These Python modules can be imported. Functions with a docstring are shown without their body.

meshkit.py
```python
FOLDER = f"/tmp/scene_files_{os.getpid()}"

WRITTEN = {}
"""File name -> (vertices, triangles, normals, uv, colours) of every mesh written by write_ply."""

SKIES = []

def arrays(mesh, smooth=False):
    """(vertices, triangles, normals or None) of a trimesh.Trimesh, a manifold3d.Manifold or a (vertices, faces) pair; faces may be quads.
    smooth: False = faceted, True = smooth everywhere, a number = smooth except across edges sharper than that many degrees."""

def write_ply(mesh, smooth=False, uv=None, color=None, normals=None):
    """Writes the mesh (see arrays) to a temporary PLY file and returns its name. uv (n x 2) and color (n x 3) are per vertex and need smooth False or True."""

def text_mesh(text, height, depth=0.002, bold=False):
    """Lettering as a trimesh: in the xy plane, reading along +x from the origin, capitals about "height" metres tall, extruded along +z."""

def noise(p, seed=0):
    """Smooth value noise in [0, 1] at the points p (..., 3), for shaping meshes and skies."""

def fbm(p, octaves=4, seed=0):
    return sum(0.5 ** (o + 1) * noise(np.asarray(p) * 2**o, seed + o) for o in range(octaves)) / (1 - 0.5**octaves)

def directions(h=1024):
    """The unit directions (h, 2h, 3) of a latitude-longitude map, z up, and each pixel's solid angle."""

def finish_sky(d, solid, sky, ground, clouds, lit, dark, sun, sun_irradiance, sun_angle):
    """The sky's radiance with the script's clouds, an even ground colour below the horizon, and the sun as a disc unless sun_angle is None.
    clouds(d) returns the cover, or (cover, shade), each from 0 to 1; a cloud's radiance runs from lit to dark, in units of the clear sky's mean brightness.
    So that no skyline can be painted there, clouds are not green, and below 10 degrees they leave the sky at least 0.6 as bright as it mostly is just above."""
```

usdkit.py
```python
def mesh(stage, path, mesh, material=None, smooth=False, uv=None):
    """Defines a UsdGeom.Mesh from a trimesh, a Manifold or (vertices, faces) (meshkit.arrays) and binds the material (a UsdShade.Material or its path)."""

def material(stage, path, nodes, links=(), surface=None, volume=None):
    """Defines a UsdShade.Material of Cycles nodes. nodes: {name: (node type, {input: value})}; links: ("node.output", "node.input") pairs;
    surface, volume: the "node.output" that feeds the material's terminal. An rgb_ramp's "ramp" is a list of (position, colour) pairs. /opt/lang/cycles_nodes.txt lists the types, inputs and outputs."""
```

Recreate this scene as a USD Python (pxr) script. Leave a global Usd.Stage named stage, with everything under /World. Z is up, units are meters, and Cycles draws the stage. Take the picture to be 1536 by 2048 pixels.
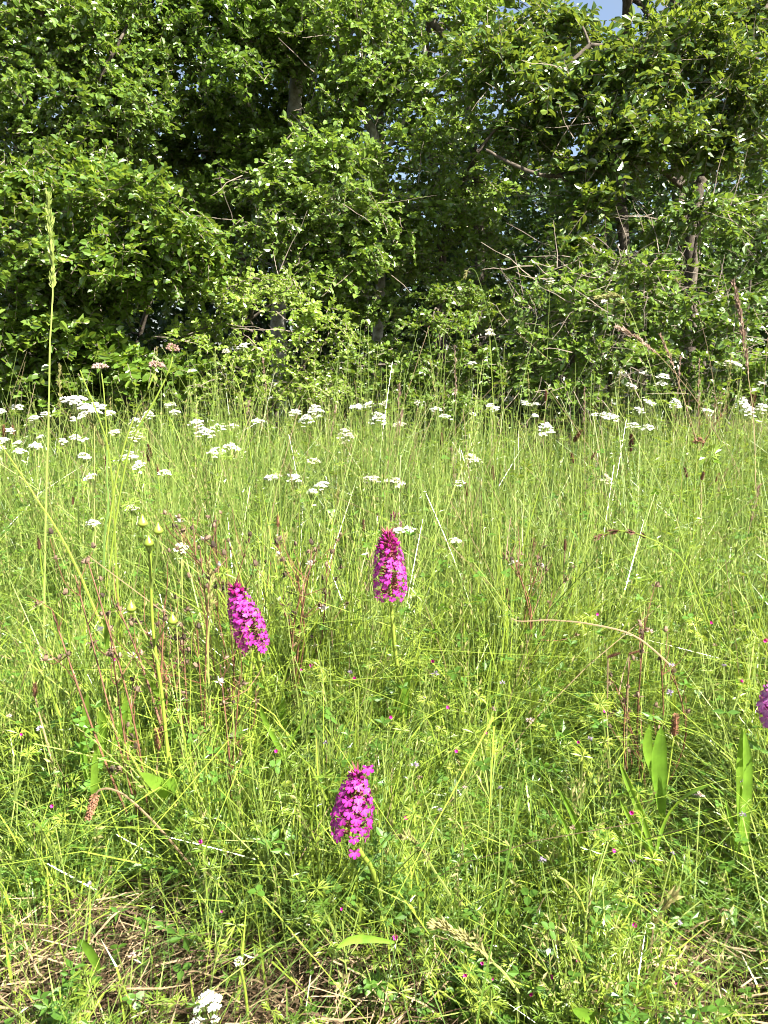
import math, numpy as np, usdkit
from pxr import Usd, UsdGeom, UsdLux, UsdShade, Gf, Sdf, Vt
import meshkit

rng = np.random.default_rng(11)
stage = Usd.Stage.CreateInMemory()
UsdGeom.SetStageUpAxis(stage, 'Z'); UsdGeom.SetStageMetersPerUnit(stage, 1.0)
W = UsdGeom.Xform.Define(stage, '/World'); stage.SetDefaultPrim(W.GetPrim())
UsdGeom.Scope.Define(stage, '/World/Looks')

# ------------------------------------------------------------------ camera, sky, sun, exposure
EYE, PITCH, FPX = 0.62, math.radians(11.0), 1540.0          # photograph pixels: 1536 x 2048
cam = UsdGeom.Camera.Define(stage, '/World/camera')
cam.CreateHorizontalApertureAttr(24.0)
cam.CreateFocalLengthAttr(24.0 * FPX / 1536.0)
cam.CreateClippingRangeAttr(Gf.Vec2f(0.02, 2000))
cam.AddTranslateOp().Set(Gf.Vec3d(0, 0, EYE))
cam.AddRotateXOp().Set(90.0 - math.degrees(PITCH))
cam.CreateExposureAttr(2.38)
SUN = np.array([0.70, -0.56, 0.90]); SUN /= np.linalg.norm(SUN)
SUN_EL, SUN_ROT = math.asin(SUN[2]), math.atan2(SUN[0], SUN[1])
usdkit.material(stage, '/World/Looks/sky_light', {
    'sky': ('sky_texture', {'sky_type': 'single_scattering', 'aerosol_density': 2.0, 'sun_disc': False, 'sun_elevation': SUN_EL, 'sun_rotation': SUN_ROT}),
    'tc': ('texture_coordinate', {}), 'cn': ('noise_texture', {'scale': 3.0, 'detail': 6.0, 'roughness': 0.6}),
    'cr': ('map_range', {'from_min': 0.38, 'from_max': 0.66, 'to_min': 0.05, 'to_max': 0.5}), 'mx': ('mix', {'color2': (2.1, 2.2, 2.35)}),
    'bg': ('background_shader', {'strength': 0.05})},
    [('tc.generated', 'cn.vector'), ('cn.fac', 'cr.value'), ('cr.result', 'mx.fac'), ('sky.color', 'mx.color1'), ('mx.color', 'bg.color')], surface='bg.background')
dome = UsdLux.DomeLight.Define(stage, '/World/sky')
UsdShade.MaterialBindingAPI.Apply(dome.GetPrim()).Bind(UsdShade.Material.Get(stage, '/World/Looks/sky_light'))
dome.GetPrim().SetCustomDataByKey('kind', 'structure')
sun = UsdLux.DistantLight.Define(stage, '/World/sun')
sun.CreateNormalizeAttr(True); sun.CreateIntensityAttr(1.25); sun.CreateAngleAttr(0.5)
sun.CreateColorAttr(Gf.Vec3f(1.0, 0.95, 0.86))
sun.AddRotateZOp().Set(math.degrees(math.atan2(SUN[0], -SUN[1])))
sun.AddRotateXOp().Set(90.0 - math.degrees(SUN_EL))

# ------------------------------------------------------------------ helpers
CP, SP = math.cos(PITCH), math.sin(PITCH)

def at(px, py, Y):
    """The point that the photograph's pixel shows at the distance Y (world y)."""
    a, b = (px - 768) / FPX, (1024 - py) / FPX
    d = np.array([a, CP + b * SP, -SP + b * CP])
    return np.array([0, 0, EYE]) + d * (Y / d[1])

def pix(p):
    p = np.asarray(p, float) - np.array([0, 0, EYE])
    z = p[..., 1] * CP - p[..., 2] * SP
    return np.stack([768 + FPX * p[..., 0] / z, 1024 - FPX * (p[..., 1] * SP + p[..., 2] * CP) / z], -1)

def norm(v):
    v = np.asarray(v, float)
    return v / np.maximum(np.linalg.norm(v, axis=-1, keepdims=True), 1e-9)

def ground_z(x, y):
    p = np.stack([np.asarray(x, float) * 1.3, np.asarray(y, float) * 1.3, np.zeros_like(np.asarray(x, float))], -1)
    far = np.clip((np.asarray(y, float) - 0.4) / 1.0, 0, 1)
    return (meshkit.fbm(p, 3, 5) - 0.5) * 0.05 * (0.3 + 0.7 * far)

def canopy(x, y):
    """Height of the meadow's growth at a place."""
    base = np.interp(y, [0.3, 0.60, 0.72, 0.85, 1.0, 1.3, 2.0, 3.0, 4.5, 6], [0.05, 0.06, 0.10, 0.16, 0.21, 0.26, 0.30, 0.33, 0.36, 0.3])
    n = meshkit.fbm(np.stack([x * 2.2, y * 2.2, 0 * x], -1), 3, 9)
    m = meshkit.fbm(np.stack([x * 10.5, y * 8.5, 0 * x + 4], -1), 2, 17)
    return base * (0.45 + 1.1 * n) * (0.30 + 1.45 * np.clip((m - .25) * 1.9, 0, 1))

class MB:
    def __init__(self): self.v, self.f, self.n = [], [], 0
    def add(self, v, f):
        v = np.asarray(v, float).reshape(-1, 3); f = np.asarray(f, int)
        if f.shape[1] == 4: f = np.vstack([f[:, [0, 1, 2]], f[:, [0, 2, 3]]])
        self.v.append(v); self.f.append(f + self.n); self.n += len(v); return self
    def arrays(self): return np.vstack(self.v), np.vstack(self.f)

def ribbons(P, width, side):
    """P (n,k,3) centre lines, width (n,k) half widths, side (n,3) or (n,k,3)."""
    n, k, _ = P.shape
    if side.ndim == 2: side = side[:, None, :]
    V = np.stack([P - side * width[..., None], P + side * width[..., None]], 2).reshape(-1, 3)
    i = (np.arange(n)[:, None] * k + np.arange(k - 1)[None]) * 2
    return V, np.stack([i, i + 1, i + 3, i + 2], -1).reshape(-1, 4)

def tubes(P, r, sides=3):
    """P (n,k,3), r (n,k)."""
    P = np.asarray(P, float)
    if P.ndim == 2: P = P[None]
    r = np.asarray(r, float)
    if r.ndim == 1: r = np.broadcast_to(r, P.shape[:2])
    n, k, _ = P.shape
    T = norm(np.gradient(P, axis=1))
    ref = np.where(np.abs(T[..., 2:3]) > 0.9, [1.0, 0, 0], [0, 0, 1.0])
    A = norm(np.cross(T, ref)); B = np.cross(T, A)
    th = np.arange(sides) / sides * 2 * np.pi
    V = P[:, :, None] + r[..., None, None] * (A[:, :, None] * np.cos(th)[:, None] + B[:, :, None] * np.sin(th)[:, None])
    base = (np.arange(n)[:, None, None] * k + np.arange(k - 1)[None, :, None]) * sides
    s = np.arange(sides)[None, None]; s2 = (s + 1) % sides
    F = np.stack([base + s, base + s2, base + sides + s2, base + sides + s], -1).reshape(-1, 4)
    return V.reshape(-1, 3), F

def stamp(tv, tf, P, X, Z, s):
    """Copies of a template (x along, z normal) at P with the axis X, the normal Z and the sizes s."""
    X = norm(X); Yv = norm(np.cross(Z, X)); Zv = np.cross(X, Yv)
    s = np.asarray(s, float)
    if s.ndim == 1: s = np.stack([s, s, s], -1)
    L = tv[None] * s[:, None]
    V = P[:, None] + L[..., :1] * X[:, None] + L[..., 1:2] * Yv[:, None] + L[..., 2:] * Zv[:, None]
    F = tf[None] + (np.arange(len(P)) * len(tv))[:, None, None]
    return V.reshape(-1, 3), F.reshape(-1, tf.shape[1])

def spline(pts, k=12):
    pts = np.asarray(pts, float)
    t = np.linspace(0, len(pts) - 1, k)
    out = []
    for u in t:
        i = min(int(u), len(pts) - 2); f = u - i
        p0, p1, p2, p3 = pts[max(i - 1, 0)], pts[i], pts[i + 1], pts[min(i + 2, len(pts) - 1)]
        out.append(0.5 * ((2 * p1) + (-p0 + p2) * f + (2 * p0 - 5 * p1 + 4 * p2 - p3) * f * f + (-p0 + 3 * p1 - 3 * p2 + p3) * f ** 3))
    return np.array(out)

USED = {}
def numbered(path):
    n = USED.get(path, 0); USED[path] = n + 1
    return path if n == 0 else f'{path}_{n:03d}'

LOC = {}
def thing(name, label, cat, loc=(0, 0, 0), group=None, kind=None):
    path = numbered('/World/' + name)
    x = UsdGeom.Xform.Define(stage, path); x.AddTranslateOp().Set(Gf.Vec3d(*map(float, loc)))
    p = x.GetPrim(); LOC[path] = np.asarray(loc, float)
    p.SetCustomDataByKey('label', label); p.SetCustomDataByKey('category', cat)
    if group: p.SetCustomDataByKey('group', group)
    if kind: p.SetCustomDataByKey('kind', kind)
    return path

def part(parent, name, mb, mat, smooth=False, label=None, kind=None):
    v, f = mb.arrays() if isinstance(mb, MB) else mb
    f = np.asarray(f)
    if f.shape[1] == 4: f = np.vstack([f[:, [0, 1, 2]], f[:, [0, 2, 3]]])
    root = next((LOC[r] for r in (parent, parent.rpartition('/')[0]) if r in LOC), np.zeros(3))
    path = numbered(parent + '/' + name)
    m = usdkit.mesh(stage, path, (np.asarray(v) - root, f), M[mat], smooth=smooth)
    if label: m.GetPrim().SetCustomDataByKey('label', label)
    if kind: m.GetPrim().SetCustomDataByKey('kind', kind)
    return path

# ------------------------------------------------------------------ materials
M = {}
def leafy(name, dark, light, trans, tfac=0.4, rough=0.42, spec=0.5, nscale=3.0, var=.25, tone=None, mid=.5):
    n = {'geo': ('geometry', {}), 'oi': ('object_info', {}),
         'sum': ('math', {'math_type': 'add'}), 'fr': ('math', {'math_type': 'fraction'}),
         'ramp': ('rgb_ramp', {'ramp': [(0, dark), (mid, tuple(.5 * (a + b) for a, b in zip(dark, light))), (1, light)]}),
         'noise': ('noise_texture', {'scale': nscale, 'detail': 3.0}),
         'nr': ('map_range', {'from_min': 0.3, 'from_max': 0.7, 'to_min': 1 - var, 'to_max': 1 + var}),
         'hsv': ('hsv', {'saturation': 1.0}), 'hsv2': ('hsv', {'saturation': 1.0}),
         'tr': ('rgb_ramp', {'ramp': [(0, tuple(0.72 * c for c in trans)), (1, trans)]}),
         'p': ('principled_bsdf', {'roughness': rough, 'specular_ior_level': spec}),
         't': ('translucent_bsdf', {}), 'mix': ('mix_closure', {'fac': tfac})}
    l = [('geo.random_per_island', 'sum.value1'), ('oi.random', 'sum.value2'), ('sum.value', 'fr.value1'), ('fr.value', 'ramp.fac'), ('fr.value', 'tr.fac'),
         ('geo.position', 'noise.vector'), ('noise.fac', 'nr.value'), ('nr.result', 'hsv.value'), ('nr.result', 'hsv2.value'),
         ('ramp.color', 'hsv.color'), ('tr.color', 'hsv2.color'), ('hsv.color', 'p.base_color'), ('hsv2.color', 't.color'),
         ('p.BSDF', 'mix.closure1'), ('t.BSDF', 'mix.closure2')]
    if tone:        # paler throat of a petal
        n['at'] = ('attribute', {'attribute': 'tone'}); n['tm'] = ('mix', {'color2': tone})
        l.remove(('hsv.color', 'p.base_color')); l += [('at.fac', 'tm.fac'), ('hsv.color', 'tm.color1'), ('tm.color', 'p.base_color')]
    M[name] = usdkit.material(stage, f'/World/Looks/{name}', n, l, surface='mix.closure')

def plain(name, dark, light, rough=0.8, spec=0.2, scale=40.0, bump=0.0):
    n = {'geo': ('geometry', {}), 'noise': ('noise_texture', {'scale': scale, 'detail': 5.0, 'roughness': 0.65}),
         'ramp': ('rgb_ramp', {'ramp': [(0.3, dark), (0.7, light)]}), 'p': ('principled_bsdf', {'roughness': rough, 'specular_ior_level': spec})}
    l = [('geo.position', 'noise.vector'), ('noise.fac', 'ramp.fac'), ('ramp.color', 'p.base_color')]
    if bump:
        n['b'] = ('bump', {'strength': 0.8, 'distance': bump}); l += [('noise.fac', 'b.height'), ('b.normal', 'p.normal')]
    M[name] = usdkit.material(stage, f'/World/Looks/{name}', n, l, surface='p.BSDF')

# hedge leaves
leafy('leaf_blackthorn', (0.022, 0.062, 0.008), (0.165, 0.255, 0.042), (0.30, 0.44, 0.04), 0.28, 0.30, 0.8, mid=.6)
leafy('leaf_hazel', (0.07, 0.135, 0.014), (0.22, 0.31, 0.045), (0.38, 0.52, 0.045), 0.34, 0.34, 0.7)
leafy('leaf_hawthorn', (0.032, 0.080, 0.009), (0.165, 0.245, 0.034), (0.32, 0.44, 0.035), 0.3, 0.36, 0.6, mid=.6)
leafy('leaf_pear', (0.028, 0.072, 0.009), (0.18, 0.26, 0.042), (0.34, 0.45, 0.04), 0.28, 0.30, 0.8, mid=.6)
leafy('leaf_shade', (0.016, 0.045, 0.006), (0.06, 0.11, 0.014), (0.12, 0.22, 0.016), 0.24, 0.38, 0.55)  # greens darkened so the shade of the back rows is in the colour
leafy('leaf_hedge_mid', (0.02, 0.06, 0.007), (0.11, 0.185, 0.024), (0.22, 0.36, 0.03), 0.28, 0.34, 0.65)
# meadow
leafy('grass_blade', (0.026, 0.068, 0.007), (0.225, 0.305, 0.040), (0.38, 0.48, 0.045), 0.26, 0.32, 0.75, nscale=1.6, var=.42, mid=.62)
leafy('grass_fine', (0.02, 0.065, 0.012), (0.13, 0.22, 0.05), (0.24, 0.36, 0.06), 0.22, 0.30, 0.75, nscale=1.6, var=.4, mid=.62)
leafy('grass_stem', (0.12, 0.185, 0.03), (0.30, 0.36, 0.095), (0.38, 0.44, 0.09), 0.2, 0.38, 0.6)
leafy('herb_leaf', (0.03, 0.08, 0.008), (0.215, 0.295, 0.032), (0.42, 0.52, 0.045), 0.28, 0.36, 0.6, nscale=1.6, var=.4, mid=.62)
leafy('clover_leaf', (0.03, 0.09, 0.010), (0.09, 0.18, 0.022), (0.22, 0.42, 0.03), 0.32, 0.42, 0.5)
leafy('cut_leaf', (0.085, 0.16, 0.015), (0.26, 0.325, 0.045), (0.46, 0.54, 0.05), 0.32, 0.42, 0.5)
leafy('strap_leaf', (0.11, 0.22, 0.02), (0.16, 0.27, 0.03), (0.36, 0.54, 0.04), 0.4, 0.38, 0.5, nscale=60)
leafy('green_stalk', (0.18, 0.25, 0.03), (0.26, 0.33, 0.05), (0.40, 0.48, 0.06), 0.22, 0.36, 0.6)
leafy('straw', (0.15, 0.105, 0.055), (0.34, 0.255, 0.145), (0.3, 0.22, 0.1), 0.12, 0.6, 0.3)
leafy('straw_dark', (0.06, 0.038, 0.02), (0.21, 0.14, 0.075), (0.2, 0.12, 0.06), 0.12, 0.7, 0.2)
leafy('ripe_panicle', (0.17, 0.17, 0.055), (0.36, 0.32, 0.13), (0.4, 0.36, 0.13), 0.3, 0.6, 0.3)
leafy('pink_panicle', (0.26, 0.16, 0.13), (0.42, 0.30, 0.23), (0.42, 0.3, 0.2), 0.3, 0.6, 0.3)
leafy('orchid_petal', (0.22, 0.008, 0.14), (0.40, 0.022, 0.30), (0.40, 0.010, 0.27), 0.28, 0.5, 0.25, tone=(.46, .07, .37))
leafy('orchid_pale_petal', (0.36, 0.07, 0.31), (0.48, 0.13, 0.45), (0.5, 0.1, 0.42), 0.34, 0.5, 0.25, tone=(.72, .4, .66))
leafy('orchid_bud', (0.22, 0.008, 0.10), (0.40, 0.02, 0.24), (0.4, 0.01, 0.16), 0.3, 0.5, 0.3)
leafy('orchid_bract', (0.12, 0.02, 0.05), (0.26, 0.07, 0.07), (0.25, 0.05, 0.05), 0.2, 0.5, 0.3)
leafy('white_petal', (0.52, 0.53, 0.45), (0.74, 0.74, 0.69), (0.6, 0.6, 0.52), 0.22, 0.6, 0.2)
leafy('cream_petal', (0.50, 0.47, 0.34), (0.66, 0.62, 0.50), (0.55, 0.5, 0.36), 0.25, 0.6, 0.2)
leafy('dusky_bud', (0.26, 0.16, 0.13), (0.50, 0.38, 0.34), (0.4, 0.26, 0.2), 0.2, 0.6, 0.2)
leafy('magenta_petal', (0.42, 0.02, 0.20), (0.58, 0.05, 0.36), (0.6, 0.02, 0.3), 0.3, 0.5, 0.3)
leafy('lilac_petal', (0.22, 0.17, 0.25), (0.44, 0.36, 0.46), (0.4, 0.32, 0.42), 0.25, 0.6, 0.2)
leafy('brown_spike', (0.075, 0.035, 0.02), (0.20, 0.10, 0.055), (0.18, 0.08, 0.04), 0.12, 0.7, 0.2)
leafy('capsule', (0.04, 0.03, 0.02), (0.22, 0.15, 0.10), (0.2, 0.12, 0.08), 0.12, 0.7, 0.2)
leafy('fluff', (0.5, 0.46, 0.4), (0.75, 0.72, 0.66), (0.6, 0.56, 0.5), 0.3, 0.8, 0.1)
plain('dead_stem', (0.055, 0.027, 0.016), (0.19, 0.085, 0.042), 0.6, 0.35, 60)
plain('bark', (0.03, 0.024, 0.018), (0.13, 0.11, 0.085), 0.9, 0.15, 38, 0.006)
plain('lichen_bark', (0.10, 0.085, 0.06), (0.42, 0.42, 0.36), 0.95, 0.1, 26, 0.008)
plain('twig', (0.08, 0.06, 0.045), (0.30, 0.25, 0.20), 0.85, 0.2, 30)
plain('soil', (0.03, 0.022, 0.013), (0.075, 0.06, 0.03), 0.95, 0.1, 24, 0.01)

# ------------------------------------------------------------------ leaf templates
def ovate(w=0.62, fold=0.10, droop=-0.10):
    v = np.array([[0, 0, 0], [.5, 0, 0.02], [1, 0, droop], [.30, .46 * w, fold], [.70, .36 * w, fold * .7 + droop * .4], [.30, -.46 * w, fold], [.70, -.36 * w, fold * .7 + droop * .4]])
    f = np.array([[0, 1, 3], [3, 1, 4], [4, 1, 2], [0, 5, 1], [5, 6, 1], [6, 2, 1]])
    return v, f
def simple_leaf(w=0.74, fold=0.12, droop=-0.10):
    v = np.array([[0, 0, 0], [1, 0, droop], [.28, .46 * w, fold], [.70, .40 * w, fold * .8], [.28, -.46 * w, fold], [.70, -.40 * w, fold * .8]])
    return v, np.array([[0, 1, 3], [0, 3, 2], [0, 5, 1], [0, 4, 5]])
def sliver(w):
    return np.array([[0, -w / 2, 0], [0, w / 2, 0], [1, 0, -.05]], float), np.array([[0, 1, 2]])
def diamond(w):
    v = np.array([[0, 0, 0], [.45, w / 2, .05], [1, 0, -.06], [.45, -w / 2, .05]]); return v, np.array([[0, 1, 2], [0, 2, 3]])
def blob(rz=1.0):
    v = np.array([[1, 0, 0], [0, 1, 0], [-1, 0, 0], [0, -1, 0], [0, 0, rz], [0, 0, -rz]], float)
    return v, np.array([[0, 1, 4], [1, 2, 4], [2, 3, 4], [3, 0, 4], [1, 0, 5], [2, 1, 5], [3, 2, 5], [0, 3, 5]])
def palmate(lobes=5, spread=2.1):
    V, F = [], []
    def lobe(a, r0, ln, w, z):
        c, s = math.cos(a), math.sin(a); n = len(V)
        for u, q, zz in ((r0, 0, 0), (r0 + ln * .5, w, z), (r0 + ln, 0, z * .3), (r0 + ln * .5, -w, z)):
            V.append([u * c - q * s, u * s + q * c, zz])
        F.extend([[n, n + 1, n + 2], [n, n + 2, n + 3]])
    for a in np.linspace(-spread, spread, lobes):
        ln = 1.0 - 0.16 * abs(a)
        lobe(a, 0.02, ln, 0.07, .05)
        lobe(a + .30, 0.30, ln * .50, 0.05, .10); lobe(a - .30, 0.30, ln * .50, 0.05, .10)
    return np.array(V), np.array(F)
def trifoliate():
    V, F = [], []
    for a in (-1.9, 0.0, 1.9):
        v, f = ovate(0.85, 0.08, 0.02)
        v = v.copy(); v[:, 0] += 0.06
        c, s = math.cos(a), math.sin(a)
        F.append(f + len(V) * 7); V.append(np.stack([v[:, 0] * c - v[:, 1] * s, v[:, 0] * s + v[:, 1] * c, v[:, 2]], -1))
    return np.vstack(V), np.vstack(F)

def rand_dirs(n, r=rng): return norm(r.normal(size=(n, 3)))

# ------------------------------------------------------------------ ground
def make_ground():
    xs = np.unique(np.concatenate([-np.geomspace(4, 400, 14), np.linspace(-4, 4, 81), np.geomspace(4, 400, 14)]))
    ys = np.unique(np.concatenate([-np.geomspace(1, 400, 12), np.linspace(-1, 12, 131), np.geomspace(12, 600, 16)]))
    X, Y = np.meshgrid(xs, ys)
    V = np.stack([X, Y, ground_z(X, Y)], -1).reshape(-1, 3)
    i = (np.arange(len(ys) - 1)[:, None] * len(xs) + np.arange(len(xs) - 1)[None]).ravel()
    m = usdkit.mesh(stage, '/World/ground', (V, np.stack([i, i + 1, i + 1 + len(xs), i + len(xs)], -1)), M['soil'], smooth=True)
    m.GetPrim().SetCustomDataByKey('kind', 'structure')
    m.GetPrim().SetCustomDataByKey('label', 'dark soil of the meadow under grass and straw')
    m.GetPrim().SetCustomDataByKey('category', 'ground')
make_ground()

# ------------------------------------------------------------------ trees and bushes
def tree(name, label, cat, base, stems, clumps, leaf, size, mat, seed, nspray=1.0, bark='bark', template=None, group=None, parts=260, upper=None, twigr=0.0022, bare=0, leafw=.76):
    """base (x,y); stems: [(pixel polyline with Y, radius at the foot, radius at the top)]; clumps: (px, py, Y, rx px, ry px)."""
    r = np.random.default_rng(seed)
    root = np.array([base[0], base[1], float(ground_z(base[0], base[1]))])
    t = thing(name, label, cat, root, group)
    sk = []
    for k, (pts, r0, r1) in enumerate(stems):
        P = [at(*q) for q in pts]
        P = spline(P, 4 * len(P) + 6)
        n = len(P); P[1:-1] += r.normal(size=(n - 2, 3)) * r0 * 0.10
        part(t, 'trunk' if k == 0 else 'limb', tubes(P, np.linspace(r0, r1, n) * (1 + r.normal(size=n) * .06), 8), bark, smooth=True)
        sk.append(P)
    allsk = np.vstack(sk)
    cl = []
    for (px, py, Y, rx, ry) in clumps:
        c = at(px, py, Y); cl.append((c, np.array([rx * Y / FPX, 0.5 * (rx + ry) * Y / FPX * 0.8 + 0.05, ry * Y / FPX])))
    if upper: cl += [(np.array(c, float), np.array(q, float)) for c, q in upper]
    TW, LP, LX, LZ, LS = MB(), [], [], [], []
    for ci, (c, R) in enumerate(cl):
        # a branch from the nearest lower point of the skeleton to the clump
        d = np.linalg.norm(allsk - c, axis=1) + 0.8 * np.maximum(allsk[:, 2] - c[2], 0)
        s0 = allsk[np.argmin(d)]
        mid = (s0 + c) / 2 + np.array([0, 0, 0.08]) + r.normal(size=3) * .04
        lm = spline([s0, mid, c + R * norm(c - s0) * .5], 9)
        ln = np.linalg.norm(c - s0)
        part(t, 'branch', tubes(lm, np.linspace(min(.016, .006 + .008 * ln), .003, 9), 5), bark, smooth=True)
        coarse = upper is not None and ci >= len(clumps)
        area = R[0] * R[2] + R[0] * R[1] + R[1] * R[2]
        ns = max(8, int(nspray * (90 if not coarse else 10) * area / .12 * (0.05 / size) ** 1.2 * .55))
        ml = 15
        if parts and not coarse: ns = int(ns * 1.9)
        u = rand_dirs(ns, r); u[:, 1] -= 0.25; u = norm(u)
        rad = r.uniform(0.15, 1.0, ns) ** 0.55 * (.72 + .75 * meshkit.fbm(u * 2.3 + seed * 7.1 + ci * 3.3, 2, 8)) + (r.uniform(size=ns) < .12) * .25
        q = c + u * rad[:, None] * R
        tw = norm(u * np.array([1, .8, .6]) + r.normal(size=(ns, 3)) * .55 + np.array([0, -.15, .12]))
        L = r.uniform(.10, .26, ns) * (size / .05) ** .7 * (2.0 if coarse else 1)
        tt = np.linspace(0.0, 1, 4)
        sag = np.array([0, 0, -0.25])
        C = q[:, None] + (tt[None, :, None] - .6) * L[:, None, None] * tw[:, None] + (tt ** 2)[None, :, None] * L[:, None, None] * sag
        TW.add(*tubes(C[:, ::1 if parts else 3], np.linspace(twigr, twigr * .45, 4)[None, ::1 if parts else 3] * np.ones((ns, 1)), 3))
        if bare and not coarse:
            nb = int(ns * bare)
            uu = rand_dirs(nb, r); qq = c + uu * R * r.uniform(.4, 1.1, (nb, 1))
            dd = norm(uu + r.normal(size=(nb, 3)) * .7)
            kk = np.linspace(0, 1, 5)
            CC = qq[:, None] + kk[None, :, None] * r.uniform(.12, .4, (nb, 1, 1)) * dd[:, None] + np.cumsum(r.normal(size=(nb, 5, 3)) * .007, 1)
            TW.add(*tubes(CC, np.linspace(.0026, .0010, 5)[None] * np.ones((nb, 1)), 3))
        lt = np.clip((np.arange(ml)[None] + r.uniform(0, 1, (ns, ml))) / ml, 0.08, 1)
        P = q[:, None] + (lt[..., None] - .6) * L[:, None, None] * tw[:, None] + (lt ** 2)[..., None] * L[:, None, None] * sag
        perp = norm(np.cross(tw, np.array([0, 0, 1.0]) + r.normal(size=(ns, 3)) * .4))
        sgn = np.where(np.arange(ml) % 2, 1, -1)[None, :, None]
        X = norm(tw[:, None] * .7 + perp[:, None] * sgn + r.normal(size=(ns, ml, 3)) * .35 + np.array([0, 0, -.12]))
        Z = norm(np.array([0, -.12, .9]) + SUN * .2 + r.normal(size=(ns, ml, 3)) * .9)
        S = size * r.uniform(.45, 1.12, (ns, ml)) * (1 - .35 * (lt > .93)) * (2.1 if coarse else 1)
        LP.append(P.reshape(-1, 3)); LX.append(X.reshape(-1, 3)); LZ.append(Z.reshape(-1, 3)); LS.append(S.ravel())
    LP, LX, LZ, LS = map(np.concatenate, (LP, LX, LZ, LS))
    part(t, 'twigs', TW, 'twig', kind='stuff')
    tv, tf = template or simple_leaf(leafw)
    simple = simple_leaf(leafw) if parts else None
    sel = np.zeros(len(LP), bool)
    if parts:       # the leaves that show largest are parts of their own
        p2 = pix(LP); depth = LP[:, 1]
        inside = (p2[:, 0] > 5) & (p2[:, 0] < 1531) & (p2[:, 1] > 5) & (p2[:, 1] < 780)
        score = np.where(inside, LS / LS.mean() * np.abs(norm(LZ)[:, 1] * .5 + .5) + (depth.mean() - depth) * 2.2, -1e9)
        sel[np.argsort(-score)[:parts]] = True
        sel &= inside
    k = ~sel
    crown = part(t, 'crown', stamp(*(simple or (tv, tf)), LP[k], LX[k], LZ[k], LS[k]), mat, kind='stuff')
    for i in np.nonzero(sel)[0]:
        part(crown, 'leaf', stamp(tv, tf, LP[i:i + 1], LX[i:i + 1], LZ[i:i + 1], LS[i:i + 1]), mat)
    NLEAF.append((name, len(LP)))
    return t
NLEAF = []

def foot(px, Y): return (at(px, 800, Y)[0], Y)

# front row of the hedge, left to right
tree('blackthorn_bush', 'broad bright green bush with small rounded leaves behind tall grass stalk on left', 'bush', foot(200, 4.5),
     [([(200, 940, 4.5), (215, 760, 4.5), (190, 560, 4.45), (220, 430, 4.4)], .028, .010), ([(230, 930, 4.5), (270, 700, 4.45), (330, 520, 4.3)], .022, .008), ([(170, 940, 4.5), (110, 720, 4.5), (80, 500, 4.35)], .022, .008)],
     [(80, 480, 3.85, 105, 70), (230, 400, 3.8, 120, 60), (330, 455, 3.8, 95, 60), (50, 390, 3.95, 90, 50), (190, 510, 3.75, 110, 55), (320, 545, 3.9, 90, 45), (400, 500, 3.95, 60, 40), (50, 570, 3.85, 90, 40), (150, 350, 4.1, 110, 50), (190, 590, 4.1, 110, 35)],
     'o', .040, 'leaf_hazel', 21, 1.0)
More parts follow.
